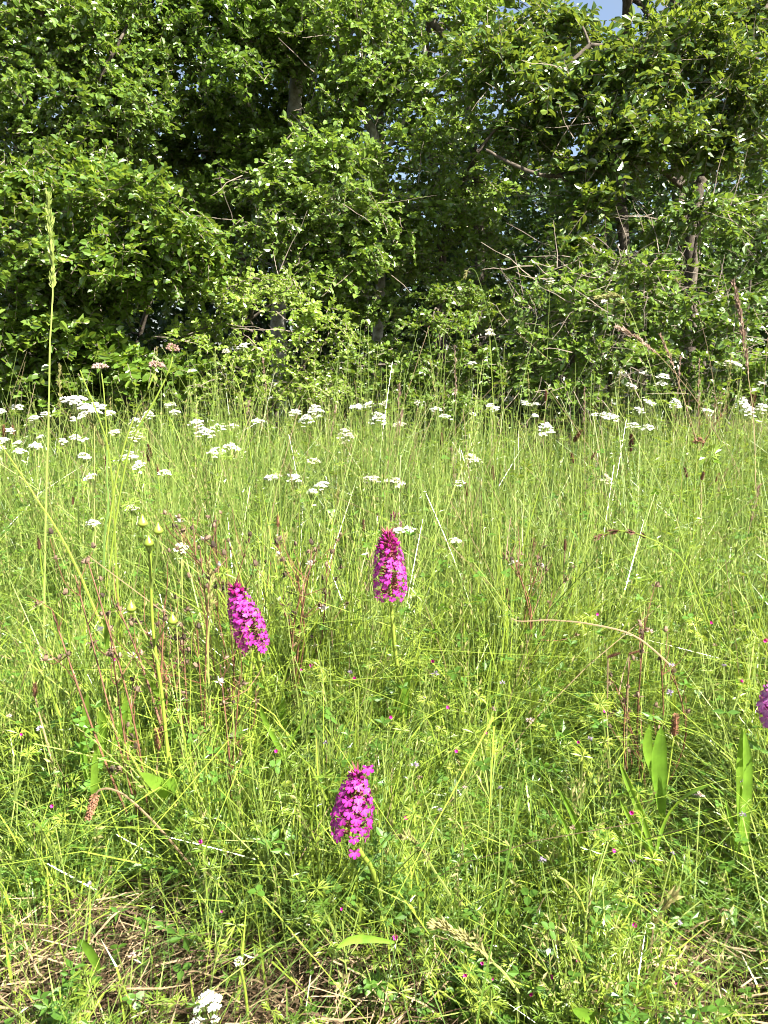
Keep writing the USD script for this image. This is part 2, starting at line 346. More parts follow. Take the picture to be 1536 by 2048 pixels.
tree('hazel_bush', 'low pale green bush with larger drooping leaves at the far left meadow edge', 'bush', foot(90, 4.2),
     [([(90, 950, 4.2), (95, 800, 4.15), (80, 680, 4.1)], .018, .007), ([(110, 950, 4.2), (170, 800, 4.1), (190, 700, 4.0)], .016, .006)],
     [(40, 655, 3.9, 90, 50), (140, 665, 3.85, 90, 50), (220, 720, 3.9, 80, 50), (60, 735, 3.95, 110, 45), (170, 775, 3.95, 110, 40), (320, 745, 4.0, 90, 40), (30, 800, 4.0, 70, 30)],
     'o', .052, 'leaf_hazel', 22, 1.0, leafw=.66)
tree('left_woodland_tree', 'tall leafy tree filling the upper left corner above the broad bush', 'tree', foot(60, 5.4),
     [([(60, 910, 5.4), (70, 600, 5.4), (55, 300, 5.3), (80, 60, 5.2), (90, -200, 5.2)], .055, .02), ([(65, 420, 5.35), (150, 250, 5.1), (240, 80, 5.0)], .025, .008)],
     [(60, 50, 5.3, 130, 75), (200, 90, 5.2, 120, 75), (90, 200, 5.2, 140, 80), (230, 220, 5.1, 110, 75), (60, 310, 5.2, 110, 50), (320, 130, 5.4, 100, 95), (190, 300, 5.2, 100, 45), (300, 20, 5.4, 120, 50), (130, -40, 5.4, 160, 50)],
     'o', .043, 'leaf_blackthorn', 23, 0.85, upper=[((-2.6, 5.6, 3.6), (1.2, 1.1, .8)), ((-1.6, 6.2, 4.4), (1.2, 1.2, .8))])
tree('lichen_trunk_tree', 'tree with pale lichen patched trunk and lit hanging sprays at top left of centre', 'tree', foot(565, 5.9),
     [([(560, 900, 5.9), (558, 560, 5.9), (570, 400, 5.85), (598, 320, 5.8), (590, 200, 5.8), (602, 40, 5.8), (596, -220, 5.8)], .062, .04), ([(575, 430, 5.85), (520, 260, 5.75), (450, 120, 5.4)], .022, .007), ([(600, 120, 5.8), (650, 60, 5.6), (690, -40, 5.6)], .022, .01)],
     [(430, 50, 5.3, 110, 60), (470, 135, 5.1, 60, 40), (540, 40, 5.4, 110, 60), (420, 300, 6.2, 100, 70), (530, 210, 6.3, 100, 60), (640, 180, 6.2, 90, 60), (330, 330, 6.1, 90, 60), (480, 420, 6.0, 90, 50), (420, 220, 5.7, 80, 45), (500, 300, 5.7, 80, 40), (430, 380, 5.6, 80, 40), (570, 290, 5.5, 60, 40), (380, 460, 5.6, 70, 35), (560, 130, 5.5, 60, 40), (620, 100, 5.6, 60, 40), (330, 560, 5.4, 70, 40), (430, 520, 5.4, 80, 40), (500, -50, 5.5, 200, 50)],
     'o', .048, 'leaf_hedge_mid', 24, 0.62, bark='lichen_bark', upper=[((-.9, 6.0, 3.7), (1.2, 1.0, .75)), ((.1, 6.4, 4.4), (1.2, 1.1, .8))])
tree('hawthorn_bush', 'yellowish green hawthorn with small leaves sprawling left of the hedge middle', 'bush', foot(560, 4.6),
     [([(560, 930, 4.6), (545, 780, 4.55), (500, 640, 4.3)], .022, .008), ([(570, 930, 4.6), (600, 760, 4.5), (630, 660, 4.3)], .02, .008)],
     [(470, 590, 4.1, 95, 38), (410, 670, 4.1, 90, 40), (545, 715, 4.05, 90, 40), (640, 650, 4.15, 75, 50), (500, 770, 4.05, 120, 32), (360, 770, 4.1, 80, 28), (620, 770, 4.1, 90, 35), (560, 570, 4.3, 60, 30)],
     'o', .028, 'leaf_hawthorn', 25, 0.52, twigr=.002, bare=.05)
tree('slanting_tree', 'slender slanting tree with sunlit bark and mid green leaves at hedge centre', 'tree', foot(745, 5.4),
     [([(745, 900, 5.4), (760, 560, 5.35), (768, 420, 5.3), (752, 290, 5.2), (722, 215, 5.2), (690, 120, 5.2), (655, -10, 5.2), (630, -200, 5.2)], .036, .022), ([(765, 470, 5.3), (640, 380, 5.0), (560, 350, 4.8)], .018, .006), ([(755, 330, 5.2), (830, 200, 5.1), (850, 90, 5.0)], .016, .006)],
     [(560, 370, 4.75, 85, 45), (640, 320, 4.8, 100, 45), (660, 410, 4.7, 110, 50), (560, 470, 4.7, 95, 45), (720, 500, 4.8, 100, 45), (700, 50, 5.1, 90, 60), (790, 150, 5.1, 80, 50), (630, 550, 4.75, 90, 35), (780, 430, 4.9, 80, 45), (660, 250, 5.1, 70, 40), (745, 610, 5.0, 60, 30), (690, 560, 5.0, 60, 30), (760, 700, 4.9, 60, 30), (720, 330, 5.0, 70, 40), (700, 170, 5.05, 70, 40)],
     'o', .041, 'leaf_blackthorn', 26, 0.8, bark='lichen_bark', bare=.08, upper=[((.0, 5.6, 3.3), (1.0, .8, .6))])
tree('thicket_tree', 'airy tree right of the slanting trunk with sky glinting between its leaves', 'tree', foot(880, 5.6),
     [([(885, 900, 5.6), (884, 560, 5.5), (888, 440, 5.4), (850, 250, 5.3), (860, 20, 5.3)], .03, .014), ([(888, 440, 5.4), (960, 300, 5.3), (1040, 160, 5.2)], .02, .008), ([(850, 30, 5.2), (900, 82, 5.1), (935, 104, 5.0)], .024, .016)],
     [(840, 300, 5.1, 110, 60), (880, 420, 5.1, 110, 60), (900, 190, 5.2, 110, 60), (880, 60, 5.2, 120, 60), (830, 510, 5.2, 90, 40), (960, 380, 5.3, 70, 60), (930, -30, 5.3, 160, 40), (960, 480, 5.1, 60, 35), (900, 560, 5.0, 70, 35)],
     'o', .041, 'leaf_blackthorn', 27, 0.45, bare=.08)
tree('wild_pear_tree', 'spreading tree with larger glossy pointed leaves and pale branches at upper right', 'tree', foot(1390, 5.0),
     [([(1385, 920, 5.0), (1380, 600, 5.0), (1392, 400, 5.0), (1425, 320, 4.95), (1482, 205, 4.9), (1520, 60, 4.9), (1560, -150, 4.9)], .045, .022),
      ([(1392, 400, 5.0), (1300, 330, 4.9), (1180, 340, 4.8), (1100, 352, 4.45), (1040, 335, 4.4), (972, 300, 4.4)], .016, .008),
      ([(1180, 90, 4.6), (1080, 180, 4.55), (1000, 250, 4.5), (955, 305, 4.5)], .012, .007), ([(1482, 205, 4.9), (1380, 120, 4.8), (1180, 90, 4.6)], .02, .012)],
     [(1010, 130, 4.6, 100, 60), (1130, 200, 4.5, 110, 60), (1060, 270, 4.6, 80, 45), (1250, 150, 4.5, 110, 70), (1380, 90, 4.6, 110, 80), (1480, 190, 4.5, 90, 80), (1300, 260, 4.4, 120, 50), (1200, 320, 4.45, 90, 45), (1440, 290, 4.5, 100, 50), (1100, 60, 4.9, 90, 40), (1180, 400, 4.45, 70, 40), (1470, 30, 4.8, 90, 50), (1150, 480, 4.4, 40, 30)],
     'o', .054, 'leaf_pear', 28, 0.95, leafw=.56, bare=.1)
tree('hawthorn_bush', 'small sunlit hawthorn with a bright yellow spray near the hedge middle, low down', 'bush', foot(880, 4.7),
     [([(880, 930, 4.7), (870, 800, 4.6), (880, 680, 4.4)], .018, .006), ([(900, 930, 4.7), (950, 790, 4.5), (960, 700, 4.4)], .018, .006)],
     [(870, 640, 4.15, 75, 22), (830, 740, 4.2, 90, 35), (960, 720, 4.2, 85, 45), (760, 775, 4.2, 80, 30), (690, 740, 4.3, 70, 35), (920, 590, 4.6, 80, 28), (880, 800, 4.1, 110, 28), (1000, 640, 4.5, 70, 35)],
     'o', .030, 'leaf_hawthorn', 29, 0.55, twigr=.002)
tree('twiggy_shrub', 'dark green shrub full of bare grey twigs right of the hedge middle', 'shrub', foot(1160, 4.6),
     [([(1160, 930, 4.6), (1150, 760, 4.5), (1130, 600, 4.4), (1110, 480, 4.4)], .024, .008), ([(1175, 930, 4.6), (1220, 760, 4.5), (1270, 580, 4.4)], .02, .007)],
     [(1120, 580, 4.2, 90, 50), (1220, 620, 4.15, 95, 50), (1070, 660, 4.2, 80, 50), (1170, 700, 4.1, 110, 45), (1030, 740, 4.2, 90, 40), (1290, 545, 4.2, 80, 40), (1200, 520, 4.3, 70, 35), (1120, 770, 4.1, 110, 30)],
     'o', .038, 'leaf_blackthorn', 30, 0.46, bare=.6)
tree('bramble_shrub', 'dark shrub with scattered rounded leaves and thin pale twigs at far right', 'shrub', foot(1410, 4.8),
     [([(1400, 930, 4.8), (1410, 760, 4.7), (1380, 600, 4.6), (1400, 440, 4.5)], .024, .008), ([(1430, 930, 4.8), (1480, 740, 4.7), (1500, 560, 4.6)], .02, .007)],
     [(1400, 420, 4.3, 100, 32), (1340, 600, 4.3, 90, 50), (1450, 630, 4.35, 90, 55), (1390, 710, 4.3, 110, 40), (1510, 720, 4.3, 80, 50), (1490, 440, 4.5, 60, 40), (1300, 690, 4.3, 70, 40), (1320, 460, 4.5, 60, 35), (1420, 780, 4.3, 120, 28)],
     'o', .041, 'leaf_blackthorn', 31, 0.44, bare=.45)
# second row, mostly in the shade
BACK = [('back_tree', 'shaded tree in the second row behind the broad left bush', -2.2, 7.2, [(80, 470), (120, 650), (260, 560), (330, 690), (200, 780), (30, 620), (240, 330), (90, 130), (330, 250)], [([(150, 870, 7.2), (140, 500, 7.2), (165, 100, 7.2), (170, -150, 7.2)], .06, .04)]),
        ('back_tree', 'shaded tree in the second row behind the lichen patched trunk', -.7, 7.4, [(420, 500), (480, 640), (600, 560), (560, 740), (430, 760), (640, 440), (370, 420), (520, 320), (690, 330), (620, 100), (440, 190)], [([(500, 870, 7.4), (480, 500, 7.4), (500, 150, 7.4), (485, -150, 7.4)], .06, .04)]),
        ('back_tree', 'shaded tree in the second row behind the airy thicket tree', .7, 7.6, [(720, 640), (800, 560), (880, 680), (960, 560), (1000, 470), (760, 440), (860, 770), (930, 300), (790, 260), (960, 130), (800, 60)], [([(950, 865, 7.6), (960, 500, 7.6), (940, 200, 7.6), (930, -150, 7.6)], .05, .035)]),
        ('back_tree', 'tall tree whose bare trunk crosses the pale sky gap at top right', 2.2, 7.2, [(1080, 520), (1180, 600), (1270, 420), (1200, 740), (1060, 720), (1290, 640), (1120, 420), (1080, 330), (1130, 130), (1330, 330), (1290, 130)], [([(1300, 870, 7.2), (1250, 500, 7.2), (1240, 300, 7.2), (1256, 100, 7.2), (1243, -150, 7.2)], .055, .045), ([(1256, 60, 7.2), (1262, -5, 7.2), (1312, 52, 7.0)], .025, .016)]),
        ('back_tree', 'shaded tree in the second row behind the far right shrub', 3.3, 7.2, [(1400, 500), (1480, 580), (1520, 440), (1380, 660), (1500, 740), (1330, 560), (1440, 380), (1400, 200), (1510, 300), (1500, 80), (1470, 520), (1535, 600), (1535, 200)], [([(1420, 870, 7.2), (1370, 500, 7.2), (1350, 200, 7.2), (1355, -150, 7.2)], .07, .05)])]
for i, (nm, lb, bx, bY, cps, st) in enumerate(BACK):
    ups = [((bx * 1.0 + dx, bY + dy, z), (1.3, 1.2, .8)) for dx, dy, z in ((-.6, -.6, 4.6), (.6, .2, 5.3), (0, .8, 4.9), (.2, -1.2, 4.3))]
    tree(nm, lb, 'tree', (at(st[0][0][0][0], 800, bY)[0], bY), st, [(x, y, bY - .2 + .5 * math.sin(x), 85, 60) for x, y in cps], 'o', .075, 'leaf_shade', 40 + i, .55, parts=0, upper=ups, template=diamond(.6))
# third row: the wood behind
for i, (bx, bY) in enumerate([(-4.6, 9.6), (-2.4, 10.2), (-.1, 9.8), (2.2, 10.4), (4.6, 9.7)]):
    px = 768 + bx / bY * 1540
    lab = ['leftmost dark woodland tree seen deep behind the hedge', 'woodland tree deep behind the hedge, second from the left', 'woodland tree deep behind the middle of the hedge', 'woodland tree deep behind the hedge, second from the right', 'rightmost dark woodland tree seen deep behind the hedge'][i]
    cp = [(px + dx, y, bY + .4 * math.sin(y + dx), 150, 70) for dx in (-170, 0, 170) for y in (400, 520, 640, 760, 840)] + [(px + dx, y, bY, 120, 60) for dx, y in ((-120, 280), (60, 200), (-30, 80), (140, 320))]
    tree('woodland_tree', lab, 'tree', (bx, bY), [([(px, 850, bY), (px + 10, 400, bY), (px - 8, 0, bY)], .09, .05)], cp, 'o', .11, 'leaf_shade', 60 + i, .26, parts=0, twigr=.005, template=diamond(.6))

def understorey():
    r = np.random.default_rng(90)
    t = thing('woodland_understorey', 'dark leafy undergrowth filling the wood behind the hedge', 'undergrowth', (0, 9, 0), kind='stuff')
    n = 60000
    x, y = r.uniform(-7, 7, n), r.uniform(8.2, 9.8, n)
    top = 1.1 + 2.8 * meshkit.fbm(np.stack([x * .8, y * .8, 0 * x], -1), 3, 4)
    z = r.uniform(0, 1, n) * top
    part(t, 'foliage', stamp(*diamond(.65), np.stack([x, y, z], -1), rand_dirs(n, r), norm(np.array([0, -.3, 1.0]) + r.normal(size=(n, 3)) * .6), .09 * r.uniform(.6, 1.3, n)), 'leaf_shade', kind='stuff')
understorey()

# ------------------------------------------------------------------ meadow: what nobody could count
def scatter(n, y0, y1, power=1.0, r=rng, side=0.35):
    """Places in the part of the meadow that the picture shows and a margin around it, denser towards the viewer when power > 1."""
    y = y0 + (y1 - y0) * r.uniform(0, 1, n) ** power
    x = r.uniform(-1, 1, n) * (0.56 * y + side)
    out = bare(x, y) > r.uniform(.26, 1.1, n)          # dry patches: what would grow there grows further back
    gap = meshkit.fbm(np.stack([x * 10.5, y * 8.5, 0 * x + 4], -1), 2, 17)
    x = np.where(gap < r.uniform(.2, .46, n), x + r.normal(size=n) * .05, x)     # growth gathers in tufts
    y[out] = np.maximum(y[out] + .45, r.uniform(y0, y1, out.sum()))
    return x, y

BARE = [(60, 1930, .11), (150, 1860, .07), (300, 1775, .05), (330, 1960, .10), (560, 1985, .09), (640, 1950, .07), (810, 1900, .045), (1130, 1920, .04), (1450, 1955, .09), (1330, 2030, .06), (330, 1830, .05), (230, 1840, .05)]
def on_ground(px, py):
    d = at(px, py, 1.0) - np.array([0, 0, EYE]); return np.array([0, 0, EYE]) + d * (EYE - .03) / -d[2]
BAREP = [(*on_ground(a, b)[:2], c) for a, b, c in BARE]
def bare(x, y):
    return np.clip(sum(np.exp(-((x - a) ** 2 + ((y - b) * 1.4) ** 2) / (2 * (c * .62) ** 2)) for a, b, c in BAREP), 0, 1)
OPEN = [(808, 1435, .965, .05), (795, 1330, .958, .045), (555, 1460, .935, .04), (530, 1370, .92, .04), (490, 1300, .90, .035), (712, 1690, .68, .04), (742, 1735, .69, .012), (1314, 1620, .80, .032), (1484, 1640, .775, .026), (345, 1640, .80, .01), (352, 1720, .80, .01),
        (180, 1935, .655, .022), (184, 1650, .74, .016), (260, 1600, .74, .03), (350, 1690, .74, .012), (1270, 1670, .73, .055), (1390, 1610, .72, .03), (720, 1895, .62, .04), (200, 1570, .86, .03), (1150, 1680, .755, .035), (316, 1500, .86, .012), (1350, 1480, .86, .014), (300, 1500, .84, .012), (250, 1420, .84, .02)]
OPENP = [(*at(a, b, Y), w) for a, b, Y, w in OPEN]
def cap(x, y, h):
    """Growth that stands before a well seen plant is low enough to leave it in view."""
    h = np.array(h, float)
    for X0, Y0, Z0, w in OPENP:
        m = (y < Y0) & (y > Y0 - .32) & (np.abs(x - X0 * y / Y0) < w)
        h = np.where(m, np.minimum(h, np.maximum(.02, .92 * (EYE + (Z0 - EYE) * y / Y0))), h)
    return h

def blades(n, y0, y1, power, hs, w, mat, t, name, lean=.35, k=5, r=rng, clump=0.0, up=None, yscale=True):
    x, y = scatter(n, y0, y1, power, r)
    if clump:
        keep = meshkit.fbm(np.stack([x * 3.2, y * 3.2, 0 * x + clump], -1), 3, 3) > r.uniform(.25, .62, n)
        x, y = x[keep], y[keep]; n = len(x)
    z = ground_z(x, y)
    h = cap(x, y, canopy(x, y) * r.uniform(*hs, n))
    lodge = meshkit.fbm(np.stack([x * 1.7, y * 1.7, 0 * x + 8], -1), 3, 31)
    a = r.uniform(0, 2 * np.pi, n) + 3 * lodge
    dirv = np.stack([np.cos(a), np.sin(a), 0 * a], -1)
    ln = np.abs(r.normal(size=n)) * lean * (.3 + 1.5 * lodge)
    tt = np.linspace(0, 1, k)
    bend = (tt ** 2.2)[None, :, None] * (ln * h)[:, None, None] * dirv[:, None]
    upv = (tt[None] * (1 - .35 * np.clip(ln, 0, 1.4)[:, None] * tt[None] ** 2) * h[:, None])
    P = np.stack([x, y, z - .01], -1)[:, None] + bend
    P[..., 2] += upv
    P += (tt[None, :, None] * r.normal(size=(n, 1, 3)) * .10 * h[:, None, None]) * np.array([1, 1, 0])
    b = r.uniform(0, 2 * np.pi, n)
    sd = np.stack([np.cos(b), np.sin(b), 0 * b], -1)
    ww = (w * r.uniform(.5, 1.25, n) * np.interp(y, [.6, 2, 4.5], [1, 1.15, 1.6]))[:, None] * np.interp(tt, [0, .3, .8, 1], [.8, 1, .6, .05])[None]
    part(t, name, ribbons(P, ww, sd), mat, kind='stuff')
    return P

g = thing('meadow_grass', 'tangled yellow green meadow grass covering the ground up to the hedge', 'grass', kind='stuff')
blades(26000, .36, 1.3, 1.0, (.45, 1.15), .0013, 'grass_blade', g, 'leaf_blades', .5, 4)
blades(52000, 1.0, 5.0, .85, (.40, .92), .0015, 'grass_blade', g, 'leaf_blades', .9, 4)
blades(44000, .34, 1.6, 1.2, (.35, .85), .0007, 'grass_fine', g, 'fine_blades', .9, 4, clump=2.0)
blades(16000, 1.3, 5.0, .85, (.4, .9), .0012, 'grass_fine', g, 'fine_blades', .5, 4)
# fine flowering stems with small spikelets
def culms(n, y0, y1, power, hs, t, mat='grass_stem', lean=.22, r=rng, rad=.0008, heads=True):
    x, y = scatter(n, y0, y1, power, r)
    h = cap(x, y, canopy(x, y) * r.uniform(*hs, n))
    a = r.uniform(0, 2 * np.pi, n); ln = np.abs(r.normal(size=n)) * lean
    d = np.stack([np.cos(a), np.sin(a), 0 * a], -1)
    tt = np.linspace(0, 1, 5)
    P = np.stack([x, y, ground_z(x, y) - .01], -1)[:, None] + (tt * (.4 + .6 * tt))[None, :, None] * (ln * h)[:, None, None] * d[:, None]
    P[..., 2] += tt[None] * h[:, None]
    rr = (rad * r.uniform(.7, 1.3, n) * np.interp(y, [.6, 2, 4.5], [1, 1.1, 1.5]))[:, None] * np.linspace(1, .55, 5)[None]
    part(t, 'stems', tubes(P, rr, 3) if y0 < 1 else ribbons(P, rr, rand_dirs(n, r) * np.array([1, .3, .1])), mat, kind='stuff')
    if heads:
        k = np.nonzero(r.uniform(size=n) < .3)[0]
        m = 12
        u = np.linspace(.72, 1.0, m)
        pos = P[k, 3][:, None] * (1 - (u[None, :, None] - .75) / .25) + P[k, 4][:, None] * ((u[None, :, None] - .75) / .25)
        X = norm((P[k, 4] - P[k, 3])[:, None] + r.normal(size=(len(k), m, 3)) * .022)
        Z = rand_dirs(len(k) * m, r).reshape(len(k), m, 3)
        S = .009 * r.uniform(.6, 1.3, (len(k), m))
        tv, tf = diamond(.3)
        part(t, 'spikelets', stamp(tv, tf, pos.reshape(-1, 3), X.reshape(-1, 3), Z.reshape(-1, 3), S.ravel()), 'ripe_panicle', kind='stuff')
culms(4600, .5, 2.0, 1.0, (.7, 1.3), g)
culms(4200, 1.8, 5.0, .8, (.6, 1.1), g, rad=.0009)
culms(500, 2.2, 5.0, .7, (.85, 1.2), g, rad=.0009)
culms(1300, .5, 5.0, .9, (.6, 1.2), g, mat='straw', lean=.6, heads=False)

# low herbs: whorled sprigs, clover leaves and deeply cut leaves
hb = thing('herb_ground_cover', 'small leaved herbs and clover growing through the meadow grass', 'ground cover', kind='stuff')
def sprigs(n, y0, y1, power, hs, K, m, size, wl, mat, t, name, lean=.45, r=rng, flat=.35):
    x, y = scatter(n, y0, y1, power, r)
    h = cap(x, y, canopy(x, y) * r.uniform(*hs, n))
    a = r.uniform(0, 2 * np.pi, n); ln = np.abs(r.normal(size=n)) * lean
    d = np.stack([np.cos(a), np.sin(a), 0 * a], -1)
    tt = np.linspace(0, 1, K)
    P = np.stack([x, y, ground_z(x, y)], -1)[:, None] + (tt ** 1.6)[None, :, None] * (ln * h)[:, None, None] * d[:, None]
    P[..., 2] += tt[None] * h[:, None] * (1 - .2 * ln[:, None].clip(0, 1))
    part(t, name + '_stems', ribbons(P, np.broadcast_to(np.linspace(.0009, .0005, K), (n, K)), rand_dirs(n, r)), 'grass_stem', kind='stuff')
    T = norm(np.gradient(P, axis=1))[:, :, None]
    ph = r.uniform(0, 6.28, (n, K, 1)) + np.arange(m)[None, None] / m * 6.28 + r.normal(size=(n, K, m)) * .25
    rad = np.stack([np.cos(ph), np.sin(ph), 0 * ph], -1)
    X = norm(rad + T * flat + r.normal(size=(n, K, m, 3)) * .22)
    Z = norm(T + r.normal(size=(n, K, m, 3)) * .35)
    S = size * r.uniform(.6, 1.2, (n, K, m)) * (np.interp(tt, [0, .5, 1], [1, 1, .6]))[None, :, None] * np.interp(y, [.6, 2, 4.5], [1, 1.2, 1.7])[:, None, None]
    ok = np.broadcast_to((tt > .25)[None, :, None], S.shape)
    tv, tf = diamond(wl) if y0 < 1 else sliver(wl)
    PP = np.broadcast_to(P[:, :, None], X.shape)
    part(t, name, stamp(tv, tf, PP[ok], X[ok], Z[ok], S[ok]), mat, kind='stuff')
sprigs(4200, .45, 1.9, 1.0, (.45, 1.1), 8, 6, .012, .22, 'herb_leaf', hb, 'whorled_leaves')
sprigs(8500, 1.3, 4.8, .9, (.5, 1.0), 7, 5, .016, .30, 'herb_leaf', hb, 'whorled_leaves')
sprigs(900, .45, 1.5, 1.1, (.4, 1.0), 7, 4, .019, .42, 'clover_leaf', hb, 'paired_leaflets', .6)
sprigs(700, .5, 2.4, 1.1, (.5, 1.1), 7, 5, .020, .16, 'cut_leaf', hb, 'bright_leaves', .5)

def single_leaves(n, y0, y1, power, hs, size, tpl, mat, t, name, r=rng, tilt=.5):
    x, y = scatter(n, y0, y1, power, r)
    h = cap(x, y, canopy(x, y) * r.uniform(*hs, n))
    g0 = np.stack([x, y, ground_z(x, y)], -1)
    top = g0 + np.stack([r.normal(size=n) * .3 * h, r.normal(size=n) * .3 * h, h], -1)
    P = np.stack([g0, (g0 + top) / 2 + r.normal(size=(n, 3)) * .006, top], 1)
    part(t, name + '_stalks', tubes(P, np.full(3, .0006), 3), 'grass_stem', kind='stuff')
    a = r.uniform(0, 6.28, n)
    X = norm(np.stack([np.cos(a), np.sin(a), r.normal(size=n) * .25], -1))
    Z = norm(np.array([0, 0, 1.0]) + SUN * .3 + r.normal(size=(n, 3)) * tilt)
    part(t, name, stamp(*tpl, top, X, Z, size * r.uniform(.55, 1.2, n)), mat, kind='stuff')
single_leaves(3400, .42, 1.8, 1.2, (.25, .95), .0095, trifoliate(), 'clover_leaf', hb, 'clover_leaves')
single_leaves(1000, .45, 1.7, 1.25, (.45, 1.15), .016, palmate(), 'cut_leaf', hb, 'cut_leaves', tilt=.6)
single_leaves(1500, 1.4, 4.5, 1.0, (.6, 1.1), .026, palmate(), 'herb_leaf', hb, 'cut_leaves', tilt=.6)

# dry thatch in the foreground
th = thing('dry_grass_thatch', 'matted brown dry grass lying along the near edge of the meadow', 'dry grass', kind='stuff')
def thatch(n, y0, y1, mat, r=rng, lo=.0, hi=.06, ln=(.025, .08), thr=.42):
    x = r.uniform(-1, 1, n) * .85; y = r.uniform(y0, y1, n)
    patch = .62 * bare(x, y) + meshkit.fbm(np.stack([x * 4.5, y * 4.5, 0 * x + 3], -1), 3, 21) + np.interp(y, [.3, .58, .8, 1.0], [.25, .0, -.12, -.18])
    k = patch > thr
    x, y = x[k], y[k]; n = len(x)
    z = ground_z(x, y) + r.uniform(lo, hi, n)
    a = r.normal(0.3, 1.0, n) + np.where(r.uniform(size=n) < .3, 1.4, 0)
    d = np.stack([np.cos(a), np.sin(a) * .8, r.normal(size=n) * .28], -1)
    L = r.uniform(*ln, n); tt = np.linspace(-.5, .5, 3)
    cv = rand_dirs(n, r) * (L * .12)[:, None]
    P = np.stack([x, y, z], -1)[:, None] + tt[None, :, None] * (L[:, None] * d)[:, None] + (tt ** 2)[None, :, None] * 4 * cv[:, None]
    P[..., 2] = np.maximum(P[..., 2], ground_z(P[..., 0], P[..., 1]) + .002)
    part(th, 'dry_blades', ribbons(P, .00085 * r.uniform(.5, 1.4, (n, 1)) * np.array([[.8, 1, .3]]), rand_dirs(n, r)), mat, kind='stuff')
thatch(20000, .34, 1.1, 'straw_dark', hi=.04)
thatch(11000, .34, 1.0, 'straw', hi=.05)
thatch(5000, .9, 4.6, 'straw_dark', hi=.04, thr=.2)

# ------------------------------------------------------------------ where a thing stands, said by landmarks of the picture
LAND = [('the centre orchid', 778, 1130), ('the tilted orchid', 490, 1235), ('the nearest orchid', 712, 1600), ('the paired leaves', 1318, 1510),
        ('the toothed leaf', 180, 1910), ('the tall left grass', 100, 700), ('the largest umbel', 165, 810), ('the bent straw', 1130, 1245),
        ('the edge orchid', 1530, 1420), ('the arching grasses', 1300, 700), ('bottom right corner', 1510, 2020), ('bottom left corner', 20, 2020),
        ('the round headed stalk', 345, 690), ('the hanging plantain', 185, 1610), ('the bottom white flower', 415, 2025)]
def where(px, py):
    n, x, y = min(LAND, key=lambda l: math.hypot(l[1] - px, (l[2] - py) * 1.15))
    dx, dy = px - x, py - y
    v = 'below' if dy > 0 else 'above'; h = 'right of' if dx > 0 else 'left of'
    far = 'just ' if math.hypot(dx, dy) < 75 else 'well ' if math.hypot(dx, dy) > 210 else ''
    if abs(dx) > 2.2 * abs(dy): return f'{far}{h} {n}'
    if abs(dy) > 2.2 * abs(dx): return f'{far}{v} {n}'
    return f'{far}{v} and {h} {n}'
def labelled(items, text):
    """One label per item (px, py, look): the look, then where; items that fall together are told apart by their order from the left."""
    base = [f'{it[2]} {where(it[0], it[1])}' for it in items]
    order = ['leftmost', 'second from left', 'third from left', 'fourth from left', 'fifth from left', 'sixth from left', 'seventh from left', 'eighth from left']
    out = list(base)
    for b in set(base):
        ix = sorted([i for i, q in enumerate(base) if q == b], key=lambda i: items[i][0])
        if len(ix) == 2: out[ix[0]], out[ix[1]] = 'left of two: ' + b, 'right of two: ' + b
        elif len(ix) > 2:
            for j, i in enumerate(ix): out[i] = ('rightmost' if j == len(ix) - 1 else order[min(j, 7)]) + ': ' + b
    return out

def stand(px, py, over=.05, lo=.62, hi=4.3):
    """The distance at which a plant that just tops the meadow shows its head at the pixel."""
    Ys = np.linspace(lo, hi, 160)
    z = np.array([at(px, py, Y)[2] for Y in Ys]); x = np.array([at(px, py, Y)[0] for Y in Ys])
    base = np.interp(Ys, [0.3, 0.60, 0.72, 0.85, 1.0, 1.3, 2.0, 3.0, 4.5], [0.05, 0.06, 0.10, 0.16, 0.21, 0.26, 0.30, 0.33, 0.36])
    return float(Ys[np.argmin(np.abs(z - base - over))])

def rooted(top, lean=.12, r=rng, k=9):
    """A stem curve from the ground up to the point top."""
    top = np.asarray(top, float); h = top[2]
    b = top + np.array([r.normal() * lean * h, r.normal() * lean * h * .6, 0]); b[2] = float(ground_z(b[0], b[1])) - .01
    mid = (b + top) / 2 + np.array([r.normal(), r.normal(), 0]) * .03 * h; mid[:2] = mid[:2] * .5 + (.35 * b[:2] + .65 * top[:2]) * .5
    return spline([b, mid, top], k)

# ------------------------------------------------------------------ orchids
def paddle(V, F, a, ln, w, tip, lift):
    """A petal in the plane of the flower (y right, z up) at the angle a from straight down, lifted towards x."""
    c, s = math.cos(a), math.sin(a); n = len(V)
    for u, q, x in ((0, 0, 0), (.5 * ln, w * .8, lift * .5), (.85 * ln, w, lift), (ln, w * tip * .5, lift * 1.1), (ln, -w * tip * .5, lift * 1.1), (.85 * ln, -w, lift), (.5 * ln, -w * .8, lift * .5)):
        V.append([x, q * c + u * s, -u * c + q * s])
    F.extend([[n, n + i, n + i + 1] for i in range(1, 6)])
def floret_template():
    V, F = [], []
    for a, ln, w in ((-.95, .62, .21), (0, .68, .17), (.95, .62, .21)): paddle(V, F, a, ln, w, .9, .10)
    paddle(V, F, 1.95, .55, .13, .3, -.05); paddle(V, F, -1.95, .55, .13, .3, -.05)
    paddle(V, F, 2.75, .36, .14, .4, .28); paddle(V, F, -2.75, .36, .14, .4, .28)
    v, f = tubes(np.array([[0, 0, 0], [-.35, 0, -.12], [-.7, 0, -.42]]), np.array([.07, .05, .03]), 4)
    f = np.vstack([f[:, [0, 1, 2]], f[:, [0, 2, 3]]]); n = len(V)
    return np.vstack([V, v]), np.vstack([F, f + n])
FLO = floret_template()
